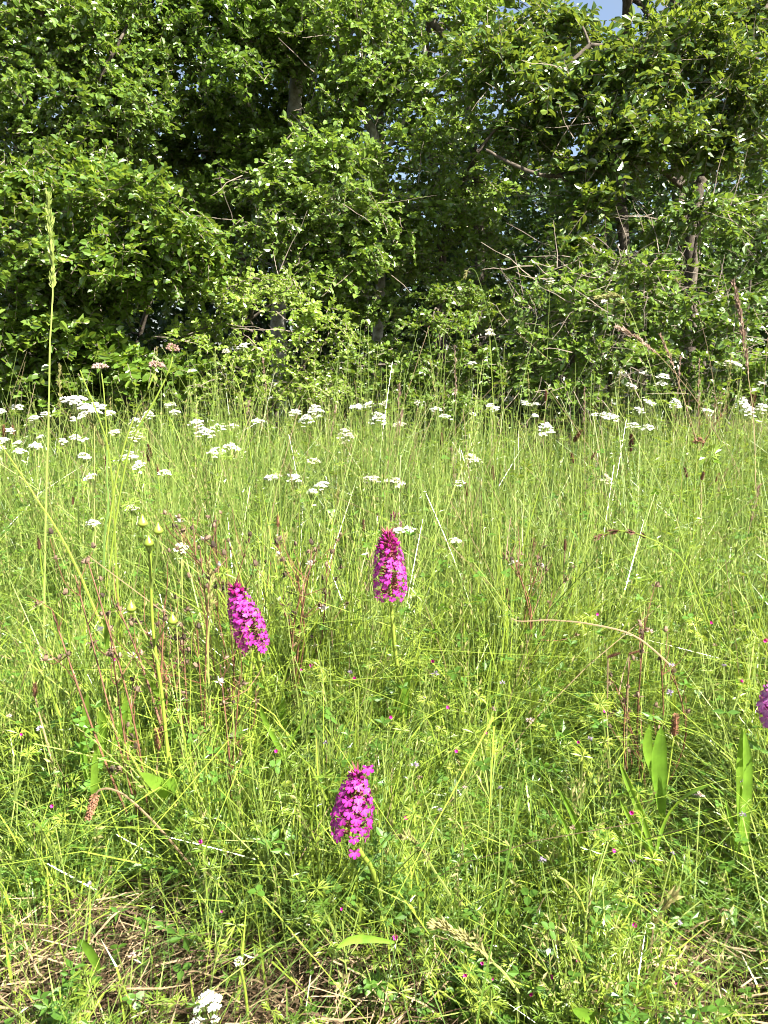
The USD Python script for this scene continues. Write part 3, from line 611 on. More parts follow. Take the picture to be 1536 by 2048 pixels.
def orchid(label, tip, base, root, Y, Y0, width_px, n, seed, petal='orchid_petal', flo=.0105, bend=None, loose=(), leaves=True, budf=.24):
    r = np.random.default_rng(seed)
    T, B = at(*tip, Y), at(*base, Y)
    R = at(*root, Y0); R[2] = float(ground_z(R[0], R[1])) - .01
    t = thing('pyramidal_orchid', label, 'orchid', (R[0], R[1], R[2] + .01), 'magenta orchids in the meadow')
    pts = [R] + ([at(*q) for q in bend] if bend else []) + [B, (B + T) / 2 + norm(T - B) * 0, T - norm(T - B) * .012]
    S = spline(pts, 22)
    part(t, 'stem', tubes(S, np.linspace(.0033, .0015, 22), 7), 'green_stalk', smooth=True)
    ax = norm(T - B); L = np.linalg.norm(T - B)
    u1 = norm(np.cross(ax, [0, 1, 0])); u2 = np.cross(ax, u1)
    Rm = width_px * Y / FPX / 2
    br = MB(); bud = MB(); flw = []
    for i in range(n):
        s = (i + .5) / n; s = s ** .92
        ph = i * 2.39996 + r.normal() * .15
        out = norm(u1 * math.cos(ph) + u2 * math.sin(ph))
        prof = np.interp(s, [0, .12, .35, .7, .85, 1], [.86, 1, 1, .80, .52, .10])
        dirx = norm(out + ax * np.interp(s, [0, .3, 1], [-.18, .12, .85]) + r.normal(size=3) * .08)
        P = B + ax * L * s + out * Rm * prof * .62
        bw = B + ax * L * (s - .02)
        br.add(*tubes(np.array([bw, P + ax * .001]), np.array([.0009, .0007]), 3))
        br.add(*stamp(*diamond(.18), (bw + out * .002)[None], (dirx + ax * .5 - out * .1)[None], ax[None] + .01, np.array([.014])))
        if s > 1 - budf or (s > 1 - budf - .08 and r.uniform() < .5):
            sz = np.interp(s, [1 - budf - .1, 1], [.0046, .0022])
            bud.add(*stamp(*blob(), (P + dirx * sz)[None], dirx[None], ax[None] + .01, np.array([[sz * 1.5, sz * .7, sz * .7]])))
            continue
        if out[1] > .55 and r.uniform() < .35: continue
        if r.uniform() < .05: continue
        v, f = FLO
        up = norm(ax - dirx * (ax @ dirx) + r.normal(size=3) * .16)
        sz = flo * np.interp(s, [0, .5, 1], [1, 1, .72]) * r.uniform(.88, 1.12)
        flw.append(stamp(v, f, (P + dirx * Rm * .30 * prof)[None], dirx[None], up[None], np.array([sz])))
    for q in loose:
        p = at(*q); flw.append(stamp(*FLO, p[None], np.array([[.1, -1, .1]]), np.array([[0, 0, 1.0]]), np.array([flo * 1.05])))
    spike = part(t, 'flower_spike', br, 'orchid_bract'); part(spike, 'buds', bud, 'orchid_bud')
    tone = np.zeros(len(FLO[0])); rd = np.linalg.norm(FLO[0], axis=1); tone[:42] = np.where(rd[:42] < .1, 1, np.where(rd[:42] < .36, .12, 0))
    for q in flw:
        m = stage.GetPrimAtPath(part(spike, 'floret', q, petal))
        UsdGeom.PrimvarsAPI(m).CreatePrimvar('tone', Sdf.ValueTypeNames.FloatArray, 'vertex').Set(Vt.FloatArray.FromNumpy(tone.astype(np.float32)))
    if leaves:
        for k in range(4):
            a = r.uniform(0, 6.28); d = np.array([math.cos(a), math.sin(a), 0])
            h = r.uniform(.05, .12); b0 = S[1 + k]
            P = spline([b0, b0 + d * .012 + np.array([0, 0, h * .6]), b0 + d * .03 + np.array([0, 0, h])], 7)
            part(t, 'leaf', ribbons(P[None], np.array([[.003, .005, .0055, .005, .004, .002, .0003]]), np.cross(d, [0, 0, 1])[None]), 'strap_leaf')
    return t
orchid('tall magenta orchid with pointed flower spike standing upright at meadow centre', (776, 1066), (781, 1192), (812, 1600), .95, .97, 72, 150, 1, bend=[(806, 1430, .965), (790, 1300, .955)], flo=.0080)
orchid('tilted magenta orchid with blunt spike beside brown dead stems left of centre', (468, 1172), (512, 1296), (600, 1600), .90, .96, 70, 112, 2, bend=[(556, 1470, .94), (530, 1370, .92)], flo=.0090, budf=.07)
orchid('nearest magenta orchid, ragged broad spike leaning over the lowest greenery', (716, 1546), (700, 1666), (790, 1960), .68, .72, 90, 74, 3, bend=[(752, 1760, .70), (722, 1706, .685)], flo=.0098, budf=.05, leaves=False, loose=[(736, 1536, .675), (709, 1704, .675)])
orchid('small half faded orchid partly hidden behind the tall centre orchid', (789, 1026), (793, 1056), (800, 1250), 1.75, 1.75, 23, 44, 4, flo=.0085, budf=.3, leaves=False)
orchid('pale mauve orchid cut off by the right edge of the picture', (1552, 1368), (1556, 1440), (1560, 1700), .74, .78, 74, 46, 5, petal='orchid_pale_petal', flo=.0125, budf=.05, leaves=False)

# ------------------------------------------------------------------ white yarrow
def yarrow(px, py, wpx, label, seed, dome=.22, group=None, mat='white_petal', over=.06, Y=None, hi=4.2, detail=True, tilt=(0, 0)):
    r = np.random.default_rng(seed)
    Y = Y or stand(px, py, over, .8, hi)
    top = at(px, py, Y); Rh = wpx * .98 * Y / FPX / 2
    S = rooted(top - np.array([0, 0, Rh * 1.1]), .10, r)
    t = thing('yarrow', label, 'yarrow flower', (S[0, 0], S[0, 1], S[0, 2] + .01), group)
    part(t, 'stem', tubes(S, np.linspace(.0016, .0011, 9), 4), 'grass_stem')
    m = int(np.clip(9 + Rh * 520, 10, 26))
    k = np.arange(m); rr = Rh * np.sqrt((k + .4) / m) * r.uniform(.85, 1.1, m); ph = k * 2.39996 + r.uniform(0, 6) + r.normal(size=m) * .25
    C = np.stack([rr * np.cos(ph), rr * np.sin(ph), dome * Rh * (1 - (rr / Rh) ** 2) * 2 + r.normal(size=m) * Rh * .10], -1)
    C[:, 2] += C[:, 0] * tilt[0] + C[:, 1] * tilt[1]
    C = C + top
    fork = S[-1]
    rays = part(t, 'flower_head', tubes(np.stack([np.broadcast_to(fork, C.shape), (fork + C) / 2 + np.array([0, 0, -.15 * Rh]), C - np.array([0, 0, .001])], 1), np.full(3, .0006), 3), 'grass_stem')
    nb = 9; rad = Rh / math.sqrt(m) * 1.22; up = norm(np.array([-tilt[0], -tilt[1], 1.0]))
    head = MB()
    for c in C:
        a = np.arange(nb) * 2.39996; q = rad * np.sqrt((np.arange(nb) + .3) / nb)
        F = c + np.stack([q * np.cos(a), q * np.sin(a), rad * .35 * (1 - (q / rad) ** 2) + r.normal(size=nb) * rad * .12], -1)
        sz = rad * .42 * r.uniform(.8, 1.25, nb)
        g_ = stamp(*(blob() if wpx >= 34 else (blob()[0][:5], blob()[1][:4])), F, rand_dirs(nb, r) * np.array([1, 1, .2]), np.tile(up, (nb, 1)) + r.normal(size=(nb, 3)) * .3, np.stack([sz, sz, sz * .7], -1))
        if wpx >= 34 and detail: part(rays, 'umbellet', g_, mat)
        else: head.add(*g_)
    if head.v: part(rays, 'florets', head, mat)
    lv = 14; tt = r.uniform(.35, .8, 4)
    tv, tf = diamond(.16)
    for q in tt[:2 if Y > 2.4 else 4]:
        b = S[int(q * 8)]; d = norm(np.array([r.normal(), r.normal(), .6])); Ls = .035 * r.uniform(.7, 1.2)
        u = np.linspace(.1, 1, lv); P = b + u[:, None] * d * Ls
        sd = norm(np.cross(d, [0, 0, 1])) * np.where(np.arange(lv) % 2, 1, -1)[:, None]
        part(t, 'leaf', stamp(tv, tf, P, sd + d * .5, np.tile([0, 0, 1.0], (lv, 1)), .010 * (1.1 - .6 * u)), 'herb_leaf')
    return t
YAR = [(432, 907, 36, 'white edge-on yarrow head'), (462, 898, 34, 'white edge-on yarrow head'), (612, 848, 30, 'white lumpy yarrow head'), (630, 835, 36, 'white lumpy yarrow head'),
 (756, 848, 34, 'white rounded yarrow head'), (690, 880, 34, 'white rounded yarrow head'), (545, 958, 34, 'white flat yarrow head'), (587, 958, 28, 'white flat yarrow head'),
 (643, 972, 28, 'white flat yarrow head'), (623, 985, 22, 'white flat yarrow head'), (742, 962, 36, 'loose creamy yarrow head'), (787, 967, 40, 'white flat yarrow head'),
 (918, 968, 24, 'white flat yarrow head'), (945, 920, 36, 'loose creamy yarrow head'), (797, 1064, 26, 'white yarrow head'), (818, 1061, 24, 'white yarrow head'), (1092, 866, 32, 'white drooping yarrow head'),
 (1212, 965, 24, 'white rounded yarrow head'), (1222, 838, 30, 'white flat yarrow head'), (1266, 854, 26, 'white flat yarrow head'), (1296, 858, 26, 'white tilted yarrow head'),
 (628, 925, 26, 'faint creamy yarrow head'), (185, 1048, 26, 'white tilted yarrow head'), (362, 1098, 30, 'white yarrow head'), (264, 1018, 26, 'loose creamy yarrow head'), (278, 940, 28, 'white lumpy yarrow head'),
 (330, 948, 26, 'white flat yarrow head'), (258, 918, 36, 'white flat yarrow head'), (912, 1083, 22, 'small white yarrow head'), (1072, 740, 26, 'white domed yarrow head'), (1236, 745, 40, 'white flat yarrow head'),
 (1283, 748, 26, 'white flat yarrow head'), (1262, 773, 22, 'white flat yarrow head'), (1320, 770, 26, 'white flat yarrow head'), (1175, 776, 36, 'white flat yarrow head'), (1200, 778, 26, 'white flat yarrow head'),
 (1050, 808, 24, 'white yarrow head'), (1015, 800, 26, 'white yarrow head'), (980, 800, 30, 'white flat yarrow head'), (990, 772, 20, 'white domed yarrow head'), (890, 836, 24, 'white yarrow head'), (798, 851, 26, 'white flat yarrow head'),
 (944, 728, 16, 'small white yarrow head'), (903, 745, 18, 'small white yarrow head'), (392, 848, 28, 'white flat yarrow head'), (410, 868, 38, 'white flat yarrow head'), (437, 857, 26, 'white flat yarrow head'),
 (464, 854, 22, 'white flat yarrow head'), (515, 845, 26, 'white flat yarrow head'), (590, 827, 26, 'white flat yarrow head'), (712, 816, 26, 'white flat yarrow head'), (452, 751, 26, 'white flat yarrow head'),
 (486, 694, 24, 'white flat yarrow head'), (478, 809, 24, 'white domed yarrow head'), (438, 804, 26, 'white flat yarrow head'), (400, 803, 20, 'white flat yarrow head'), (540, 800, 22, 'white flat yarrow head'),
 (1350, 815, 26, 'white domed yarrow head'), (1475, 733, 24, 'white flat yarrow head'), (1458, 727, 22, 'white flat yarrow head'), (1430, 741, 24, 'white flat yarrow head'), (1495, 828, 28, 'white lumpy yarrow head'),
 (1520, 822, 22, 'white lumpy yarrow head'), (1485, 812, 24, 'white lumpy yarrow head'), (1325, 755, 24, 'white flat yarrow head'), (1430, 772, 22, 'white flat yarrow head'), (1297, 806, 22, 'white flat yarrow head'), (1085, 870, 16, 'small white yarrow head'),
 (1120, 778, 20, 'white flat yarrow head'), (1130, 800, 22, 'white domed yarrow head'), (868, 795, 24, 'white yarrow head'), (830, 806, 20, 'white flat yarrow head'), (872, 820, 22, 'white flat yarrow head'),
 (978, 662, 14, 'tiny creamy yarrow head'), (1100, 567, 18, 'pale rounded flower head high in the shrubs'), (85, 735, 20, 'white flat yarrow head'), (75, 772, 22, 'white flat yarrow head'), (30, 792, 22, 'white flat yarrow head'),
 (152, 776, 24, 'white flat yarrow head'), (215, 752, 22, 'white flat yarrow head'), (285, 768, 24, 'white flat yarrow head'), (296, 838, 24, 'white lumpy yarrow head'), (270, 850, 24, 'white lumpy yarrow head'), (272, 878, 28, 'white lumpy yarrow head'),
 (340, 812, 24, 'white flat yarrow head'), (350, 826, 20, 'white flat yarrow head'), (168, 914, 24, 'white flat yarrow head'), (38, 905, 26, 'white flat yarrow head'), (160, 835, 26, 'white flat yarrow head'), (230, 866, 22, 'white flat yarrow head'), (220, 828, 22, 'white flat yarrow head'),
 (180, 955, 24, 'white tilted yarrow head'), (1070, 1140 - 330, 18, 'small white yarrow head'), (655, 770, 16, 'small white yarrow head'), (685, 785, 18, 'small white yarrow head'), (770, 808, 22, 'white flat yarrow head')]
YG = 'white yarrow flowers scattered through the meadow'
for i, (it, lb) in enumerate(zip(YAR, labelled([(a, b, d) for a, b, c, d in YAR], 0))):
    rd = 'rounded' in it[3] or 'lumpy' in it[3] or 'domed' in it[3] or 'droop' in it[3]
    yarrow(it[0], it[1], it[2], lb, 100 + i, dome=.6 if rd else .2, group=YG, mat='cream_petal' if 'cream' in it[3] or 'pale' in it[3] or i % 6 == 5 else 'white_petal', tilt=(rng.normal() * .16, .22 + rng.normal() * .08 if not rd else .38), Y=4.0 if it[1] < 740 else None)
r0 = np.random.default_rng(5)
CR = [(r0.uniform(-10, 190), r0.uniform(775, 900), 'small crowded yarrow head') if i < 28 else (r0.uniform(640, 1536), r0.uniform(755, 835), 'small distant yarrow head') for i in range(60)]
for i, (it, lb) in enumerate(zip(CR, labelled(CR, 0))):
    yarrow(it[0], it[1], r0.uniform(13, 23), lb, 300 + i, dome=.2, group='crowded white yarrow at the far left' if i < 28 else 'distant white yarrow at the far right', tilt=(r0.normal() * .15, .35), hi=4.4)
yarrow(150, 806, 54, 'largest white umbel, flat and crowded, beside the tall grass stalk', 401, dome=.16, Y=1.5, tilt=(.0, .22))
yarrow(187, 822, 48, 'second large white umbel overlapping just below the largest one', 402, dome=.16, Y=1.45, tilt=(.05, .2))
yarrow(415, 2026, 66, 'white lumpy flower head at the bottom edge, cut off by the picture', 403, dome=.5, Y=.60, tilt=(0, .5))

# ------------------------------------------------------------------ brown plantain heads
def plantain(px, py, hpx, label, seed, ang=0.0, Y=None, path=None, wid=.34):
    r = np.random.default_rng(seed)
    Y = Y or stand(px, py, .06, .75, 4.0)
    c = at(px, py, Y); L = hpx * Y / FPX
    ax = norm(np.array([math.sin(ang), r.normal() * .1, math.cos(ang)]))
    b, tp = c - ax * L / 2, c + ax * L / 2
    S = spline([at(*q) for q in path] + [b], 16) if path else rooted(b, .14, r)
    t = thing('plantain', label, 'plantain', (S[0, 0], S[0, 1], max(0., S[0, 2])), 'brown plantain heads on thin stalks')
    part(t, 'stalk', tubes(S, np.linspace(.0013, .0010, len(S)), 5), 'green_stalk' if seed % 2 else 'straw')
    n = int(np.clip(60 + 40 * L / .02, 70, 190)); s = (np.arange(n) + .5) / n; ph = np.arange(n) * 2.39996
    u1 = norm(np.cross(ax, [0.1, 1, 0])); u2 = np.cross(ax, u1)
    rad = wid * L / 2 * np.interp(s, [0, .15, .6, 1], [.75, 1, .9, .35])
    O = np.cos(ph)[:, None] * u1 + np.sin(ph)[:, None] * u2
    P = b + s[:, None] * ax * L + O * rad[:, None] * .6
    m = MB(); m.add(*tubes(np.stack([b, b * .5 + tp * .5, tp])[None], np.array([wid * L * .26, wid * L * .3, wid * L * .08]), 6))
    m.add(*stamp(*diamond(.7), P, norm(O + ax * .75 + r.normal(size=(n, 3)) * .2), np.tile(ax, (n, 1)) + O * .4, wid * L * .42 * r.uniform(.7, 1.2, n)))
    part(t, 'seed_head', m, 'brown_spike')
PL = [(298, 906, 34, 0), (985, 946, 28, 0), (933, 980, 26, 0), (1066, 1092, 30, 0), (1262, 886, 34, 0), (1155, 872, 28, .6), (1186, 912, 18, .7), (1145, 915, 22, -.3), (556, 1042, 24, 0), (558, 1098, 30, -.1),
      (316, 1478, 46, 0), (1350, 1450, 48, 0), (1130, 1090, 24, 0), (78, 1086, 26, 0), (8, 862, 24, 0), (26, 860, 18, 0), (210, 920, 22, 0), (316, 940, 22, 0), (1228, 1310, 26, 1.2), (1015, 1190, 26, 0), (1503, 806, 44, .1),
      (1372, 945, 20, -.3), (1405, 952, 22, .2), (1435, 955, 18, .3), (70, 1380, 30, .1), (882, 878, 22, 0), (1268, 1305, 22, 1.2), (727, 1050, 22, 0), (1092, 792, 20, 0), (146, 1000, 18, 0), (660, 1190, 22, 0)]
for i, (it, lb) in enumerate(zip(PL, labelled([(a, b, 'brown plantain seed head' if c < 30 else 'long brown plantain seed head') for a, b, c, d in PL], 0))):
    plantain(it[0], it[1], it[2], lb, 500 + i, it[3], Y=.86 if it[1] > 1400 else (3.6 if it[1] < 800 else None))
plantain(184, 1612, 62, 'hanging brown plantain head on a bent pale stalk at lower left', 540, math.pi + .35, Y=.74, wid=.30,
         path=[(470, 1900, .74), (430, 1800, .74), (340, 1680, .74), (262, 1600, .74), (222, 1578, .74), (200, 1580, .74)])

# ------------------------------------------------------------------ dead brown branching plants with dry capsules
def capsule(p, d, s):
    """A small urn: base, belly, toothed rim."""
    d = norm(d); a = norm(np.cross(d, [0.3, 0.2, 1])); b = np.cross(d, a)
    rings = [(0, .10), (.25, .30), (.6, .36), (1.05, .20)]
    th = np.arange(5) / 5 * 2 * np.pi
    V = np.vstack([p + d * u * s + s * q * (np.cos(th)[:, None] * a + np.sin(th)[:, None] * b) for u, q in rings])
    F = [[k * 5 + i, k * 5 + (i + 1) % 5, k * 5 + 5 + (i + 1) % 5, k * 5 + 5 + i] for k in range(3) for i in range(5)]
    F = np.array(F); F = np.vstack([F[:, [0, 1, 2]], F[:, [0, 2, 3]]])
    k = 5; O = np.cos(np.arange(k) * 1.3)[:, None] * a + np.sin(np.arange(k) * 1.3)[:, None] * b
    hv, hf = stamp(*diamond(.34), p + O * s * .1, O * .75 + d * np.array([.2, .6, .9, .1, .7])[:, None], np.tile(d, (k, 1)), s * np.array([.9, 1.2, .8, 1.1, 1.0]))
    return np.vstack([V, hv]), np.vstack([F, hf + len(V)])
def dead_plant(label, root, tops, Y, seed, n_caps=16):
    r = np.random.default_rng(seed)
    R = at(*root, Y); 
    R[2] = float(ground_z(R[0], R[1])) if R[2] < .14 else R[2]
    t = thing('dead_weed', label, 'dead weed', R, 'dead reddish brown weeds around the left orchid')
    ends = []
    for k, tp in enumerate(tops):
        T = at(tp[0], tp[1], Y + r.normal() * .03)
        mid = (R + T) / 2 + r.normal(size=3) * .012
        S = spline([R, mid, T], 12)
        sp = part(t, 'stem' if k == 0 else 'branch', tubes(S, np.linspace(.0021 if k == 0 else .0015, .0007, 12), 4), 'dead_stem')
        for j in range(5):
            i = int(r.integers(4, 11)); b = S[i]
            d = norm(norm(T - R) + r.normal(size=3) * .55 + np.array([0, 0, .3])); ln = r.uniform(.025, .07)
            q = spline([b, b + d * ln * .5 + r.normal(size=3) * .004, b + d * ln + np.array([0, 0, .008])], 5)
            bp = part(t, 'branch', tubes(q, np.linspace(.0008, .0004, 5), 3), 'dead_stem')
            ends += [(q[-1], bp), (q[3], bp)]
        ends += [(S[-1], sp), (S[-2], sp), (S[-3], sp)]
    ends = [ends[i] for i in r.permutation(len(ends))[:n_caps]]
    for e, bp in ends:
        e = e + r.normal(size=3) * .003
        part(bp, 'seed_capsule', capsule(e, np.array([0, 0, 1.0]) + r.normal(size=3) * .5, r.uniform(.005, .0085)), 'capsule' if r.uniform() < .9 else 'fluff')
DW = [('leaning dead brown weed with the longest slanting stem, at far left below centre', (300, 1560), [(105, 1225), (150, 1150), (175, 1120), (215, 1230)], .84, 26),
      ('dead brown weed just right of the thick green budded stalk, slanting up leftwards', (330, 1480), [(235, 1210), (262, 1235), (300, 1270), (330, 1200)], .90, 22),
      ('dead brown weed with a dense clump of capsules left of the tilted orchid', (400, 1480), [(365, 1250), (395, 1260), (350, 1330), (420, 1120)], .93, 24),
      ('dead brown weed rising right behind the spike of the tilted orchid', (480, 1460), [(450, 1080), (400, 1100), (480, 1150), (430, 1200)], .98, 24),
      ('dead brown weed with a forked orange stem right of the tilted orchid', (585, 1420), [(618, 1150), (640, 1085), (595, 1150), (560, 1200), (655, 1110)], 1.0, 32),
      ('dead brown weed tops showing dark heads above the tilted orchid', (470, 1330), [(385, 1035), (430, 1030), (345, 1055), (500, 1075), (545, 1105)], 1.15, 22),
      ('thin dead weed with pale capsules standing further right behind tall centre orchid', (1060, 1330), [(1005, 1105), (1030, 1120), (1080, 1130), (1105, 1180)], 1.1, 18),
      ('dead brown tangle at the right far edge below the arching grasses', (1400, 900), [(1395, 790), (1430, 795), (1370, 800), (1455, 810)], 2.6, 22),
      ('short dead weed with withered heads under the dead weed clump', (450, 1560), [(440, 1330), (410, 1370), (480, 1350)], .86, 12),
      ('dry straw coloured weed with small pods above the broad paired plantain leaves', (1300, 1470), [(1290, 1235), (1260, 1320), (1340, 1330), (1230, 1370), (1320, 1300)], .95, 26)]
for i, d in enumerate(DW): dead_plant(*d[:4], 600 + i, d[4])

# ------------------------------------------------------------------ single tall grasses
def tall_grass(label, path, head_from, seed, mat='grass_stem', hmat='ripe_panicle', rad=.0014, n=70, sp=.012, spread=.012, name='grass_stalk', nod=0.0):
    r = np.random.default_rng(seed)
    P = spline([at(*q) for q in path], 30)
    P[1:-1] += np.cumsum(r.normal(size=(28, 3)) * np.array([.0006, .0004, 0]), 0) * np.sin(np.linspace(0, np.pi, 28))[:, None]
    if P[0, 2] < .12: P[0, 2] = float(ground_z(P[0, 0], P[0, 1])) - .01
    t = thing(name, label, 'grass stalk', (P[0, 0], P[0, 1], max(0., P[0, 2])), 'single tall grass stalks above the meadow')
    part(t, 'stem', tubes(P, np.linspace(rad, rad * .4, 30), 5), mat)
    if n:
        u = r.uniform(head_from, 1, n); i = np.clip((u * 29).astype(int), 0, 28); f = (u * 29 - i)[:, None]
        b = P[i] * (1 - f) + P[i + 1] * f; T = norm(P[i + 1] - P[i])
        o = rand_dirs(n, r); taper = np.sin(np.pi * np.clip((u - head_from) / (1 - head_from) * .85 + .12, 0, 1))[:, None]
        d = norm(T + o * .32 + np.array([0, 0, -nod]))
        e = b + d * spread * 2.2 * taper * r.uniform(.2, 1, (n, 1))
        part(t, 'panicle_branches', tubes(np.stack([b, (b + e) / 2, e], 1), np.full(3, .0004), 3), hmat)
        part(t, 'spikelets', stamp(*diamond(.30), np.vstack([e, (b + e) / 2]), np.vstack([d, d]) + r.normal(size=(2 * n, 3)) * .18, rand_dirs(2 * n, r), sp * r.uniform(.6, 1.2, 2 * n)), hmat)
tall_grass('tall upright green grass stalk with slim panicle at far left', [(88, 1500, 1.2), (90, 1100, 1.2), (104, 700, 1.2), (105, 560, 1.2), (96, 395, 1.2)], .70, 701, rad=.0018, n=64, sp=.013, spread=.007, hmat='grass_stem')
tall_grass('pinkish upright grass spike at the far right edge', [(1512, 1000, 1.9), (1508, 850, 1.9), (1495, 720, 1.9), (1483, 640, 1.9), (1468, 568, 1.9)], .42, 702, mat='straw', hmat='pink_panicle', n=110, sp=.015, spread=.007)
tall_grass('arching golden grass with drooping tip over the right hand shrub', [(1400, 940, 2.3), (1330, 820, 2.3), (1290, 700, 2.3), (1262, 625, 2.3), (1235, 590, 2.3), (1195, 592, 2.3)], .66, 703, n=70, sp=.014, spread=.012, nod=.4)
tall_grass('long leaning straw grass crossing below the golden arching grass', [(1440, 880, 2.1), (1385, 790, 2.1), (1320, 715, 2.1), (1270, 675, 2.1), (1236, 655, 2.1)], .5, 704, mat='straw', hmat='pink_panicle', n=80, sp=.014, spread=.008)
tall_grass('thin straw grass leaning right of the golden arching grass', [(1400, 900, 2.4), (1362, 780, 2.4), (1345, 720, 2.4), (1322, 672, 2.4)], .55, 705, mat='straw', hmat='pink_panicle', n=60, sp=.012, spread=.007)
tall_grass('slender nodding grass bent at its tip right of the picture middle', [(1010, 900, 2.4), (1000, 730, 2.4), (975, 620, 2.4), (955, 550, 2.4), (940, 537, 2.4), (932, 548, 2.4)], .80, 706, n=34, sp=.013, spread=.007, nod=.5)
tall_grass('thin straight straw stalk leaning at upper right above the meadow', [(1440, 860, 2.2), (1420, 730, 2.2), (1395, 630, 2.2), (1355, 562, 2.2)], .9, 707, mat='straw', n=10, rad=.001, sp=.01)
tall_grass('upright green grass with thick soft panicle beside the left grass stalk', [(118, 1000, 1.9), (118, 830, 1.9), (119, 735, 1.9)], .55, 708, n=60, sp=.010, spread=.006)
tall_grass('green bristly grass spikes left of the round headed stalk', [(240, 1000, 1.6), (212, 900, 1.6), (170, 815, 1.6)], .5, 709, n=50, sp=.013, spread=.006)
tall_grass('bent dark grass head arching over right of the pale bent straw', [(1420, 1250, 1.1), (1370, 1125, 1.1), (1300, 1075, 1.1), (1240, 1062, 1.1), (1200, 1074, 1.1)], .48, 710, mat='green_stalk', hmat='brown_spike', n=34, sp=.011, spread=.003)
tall_grass('pale bent straw lying across the grass right of the centre orchid', [(1340, 1330, .93), (1270, 1272, .93), (1180, 1248, .93), (1100, 1241, .93), (1040, 1243, .93), (1022, 1236, .93)], .9, 711, mat='straw', n=0, rad=.0014, name='bent_straw')
tall_grass('pale silky grass head lying at an angle left of the orchid', [(420, 1420, .86), (418, 1300, .86), (425, 1200, .86), (418, 1130, .86)], .5, 712, mat='grass_stem', hmat='ripe_panicle', n=60, sp=.008, spread=.003)
tall_grass('tall thin grass on the left edge leaning right across the meadow', [(220, 1290, 1.0), (140, 1100, 1.0), (70, 990, 1.0), (-20, 860, 1.0)], .9, 713, mat='green_stalk', n=0, rad=.0018)
tall_grass('long green grass blade stalk standing beside the crooked dark stem', [(250, 1500, .98), (238, 1260, .98), (230, 1080, .98), (215, 900, .98), (160, 740, .98)], .9, 714, mat='green_stalk', n=0, rad=.0018)
tall_grass('crooked dark stem standing alone among pale grass at left', [(208, 1150, 1.05), (208, 1100, 1.05), (210, 1050, 1.05), (216, 1015, 1.05), (213, 960, 1.05), (214, 900, 1.05)], .9, 715, mat='grass_fine', n=0, rad=.0020, name='crooked_stem')
tall_grass('pale feathery grass head drooping at lower centre right, near the bottom', [(1040, 1990, .60), (1000, 1935, .60), (950, 1890, .60), (900, 1858, .60), (872, 1850, .60)], .3, 716, hmat='ripe_panicle', n=110, sp=.009, spread=.004)
tall_grass('pale feathery grass spike slanting right of the nearest orchid', [(900, 1790, .64), (860, 1730, .64), (820, 1680, .64), (805, 1672, .64)], .35, 717, hmat='ripe_panicle', n=50, sp=.007, spread=.003)
tall_grass('knobbly yellow grass culm standing lower right with an angled joint', [(1290, 1990, .64), (1300, 1900, .64), (1310, 1845, .64), (1350, 1790, .64)], .6, 718, mat='straw', n=26, sp=.012, spread=.004)
r1 = np.random.default_rng(71)
EX = []
for i in range(40):
    px = r1.uniform(0, 1536); py = r1.uniform(690, 830) if i < 26 else r1.uniform(900, 1150)
    EX.append((px, py, ['thin green grass stalk', 'thin straw grass stalk', 'thin golden grass stalk'][i % 3]))
for i, (e, lb) in enumerate(zip(EX, labelled(EX, 0))):
    Y = 2.2 + 1.6 * r1.uniform() if e[1] < 840 else stand(e[0], e[1], .09)
    T = at(e[0], e[1], Y); b = T + np.array([r1.normal() * .05, r1.normal() * .03, -T[2]])
    pb, pm = pix(b), pix((b * .45 + T * .55) + np.array([r1.normal() * .01, 0, 0]))
    tall_grass(lb, [(*pb, b[1]), (*pm, (b[1] + Y) / 2), (e[0], e[1], Y)], .72, 730 + i, mat='grass_stem' if i % 3 != 1 else 'straw', hmat=['grass_stem', 'pink_panicle', 'ripe_panicle'][i % 3], n=30, sp=.011, spread=.006, rad=.0011)

# stalks with round heads
def headed(label, path, hpx, seed, rad=.0018, mat='dusky_bud', cat='flower stalk', name='budding_stalk', flat=1.0, stem='green_stalk'):
    r = np.random.default_rng(seed)
    P = spline([at(*q) for q in path], 22); Y = path[-1][2]
    if P[0, 2] < .14: P[0, 2] = float(ground_z(P[0, 0], P[0, 1])) - .01
    t = thing(name, label, cat, (P[0, 0], P[0, 1], max(0, P[0, 2])))
    part(t, 'stem', tubes(P, np.linspace(rad, rad * .75, 22), 6), stem, smooth=True)
    R = hpx * Y / FPX / 2; n = 46
    o = rand_dirs(n, r); o[:, 2] = np.abs(o[:, 2]) * .9 - .1; o = norm(o)
    c = P[-1]
    part(t, 'flower_stalks', tubes(np.stack([np.broadcast_to(c, o.shape), c + o * R * .5 * np.array([1, 1, flat]), c + o * R * .9 * np.array([1, 1, flat])], 1), np.full(3, .0004), 3), stem)
    sz = R * .20 * r.uniform(.7, 1.2, n)
    part(t, 'flower_head', stamp(*blob(), c + o * R * np.array([1, 1, flat]) * r.uniform(.8, 1, (n, 1)), o, rand_dirs(n, r), np.stack([sz * 1.4, sz, sz], -1)), mat)
headed('round headed stalk with dusky buds rising above the meadow at left', [(212, 1180, 1.25), (238, 1000, 1.25), (265, 880, 1.25), (310, 800, 1.25), (340, 735, 1.25), (345, 700, 1.25)], 24, 801)
headed('dusky headed stalk leaning just left of the round headed stalk', [(205, 1150, 1.3), (232, 960, 1.3), (262, 850, 1.3), (295, 780, 1.3), (312, 732, 1.3)], 28, 802, flat=.6)
headed('dusky flat flower head beside the tall grass stalk, left of the round head', [(215, 1100, 1.5), (214, 900, 1.5), (208, 790, 1.5), (201, 735, 1.5)], 28, 803, flat=.5, rad=.0014)
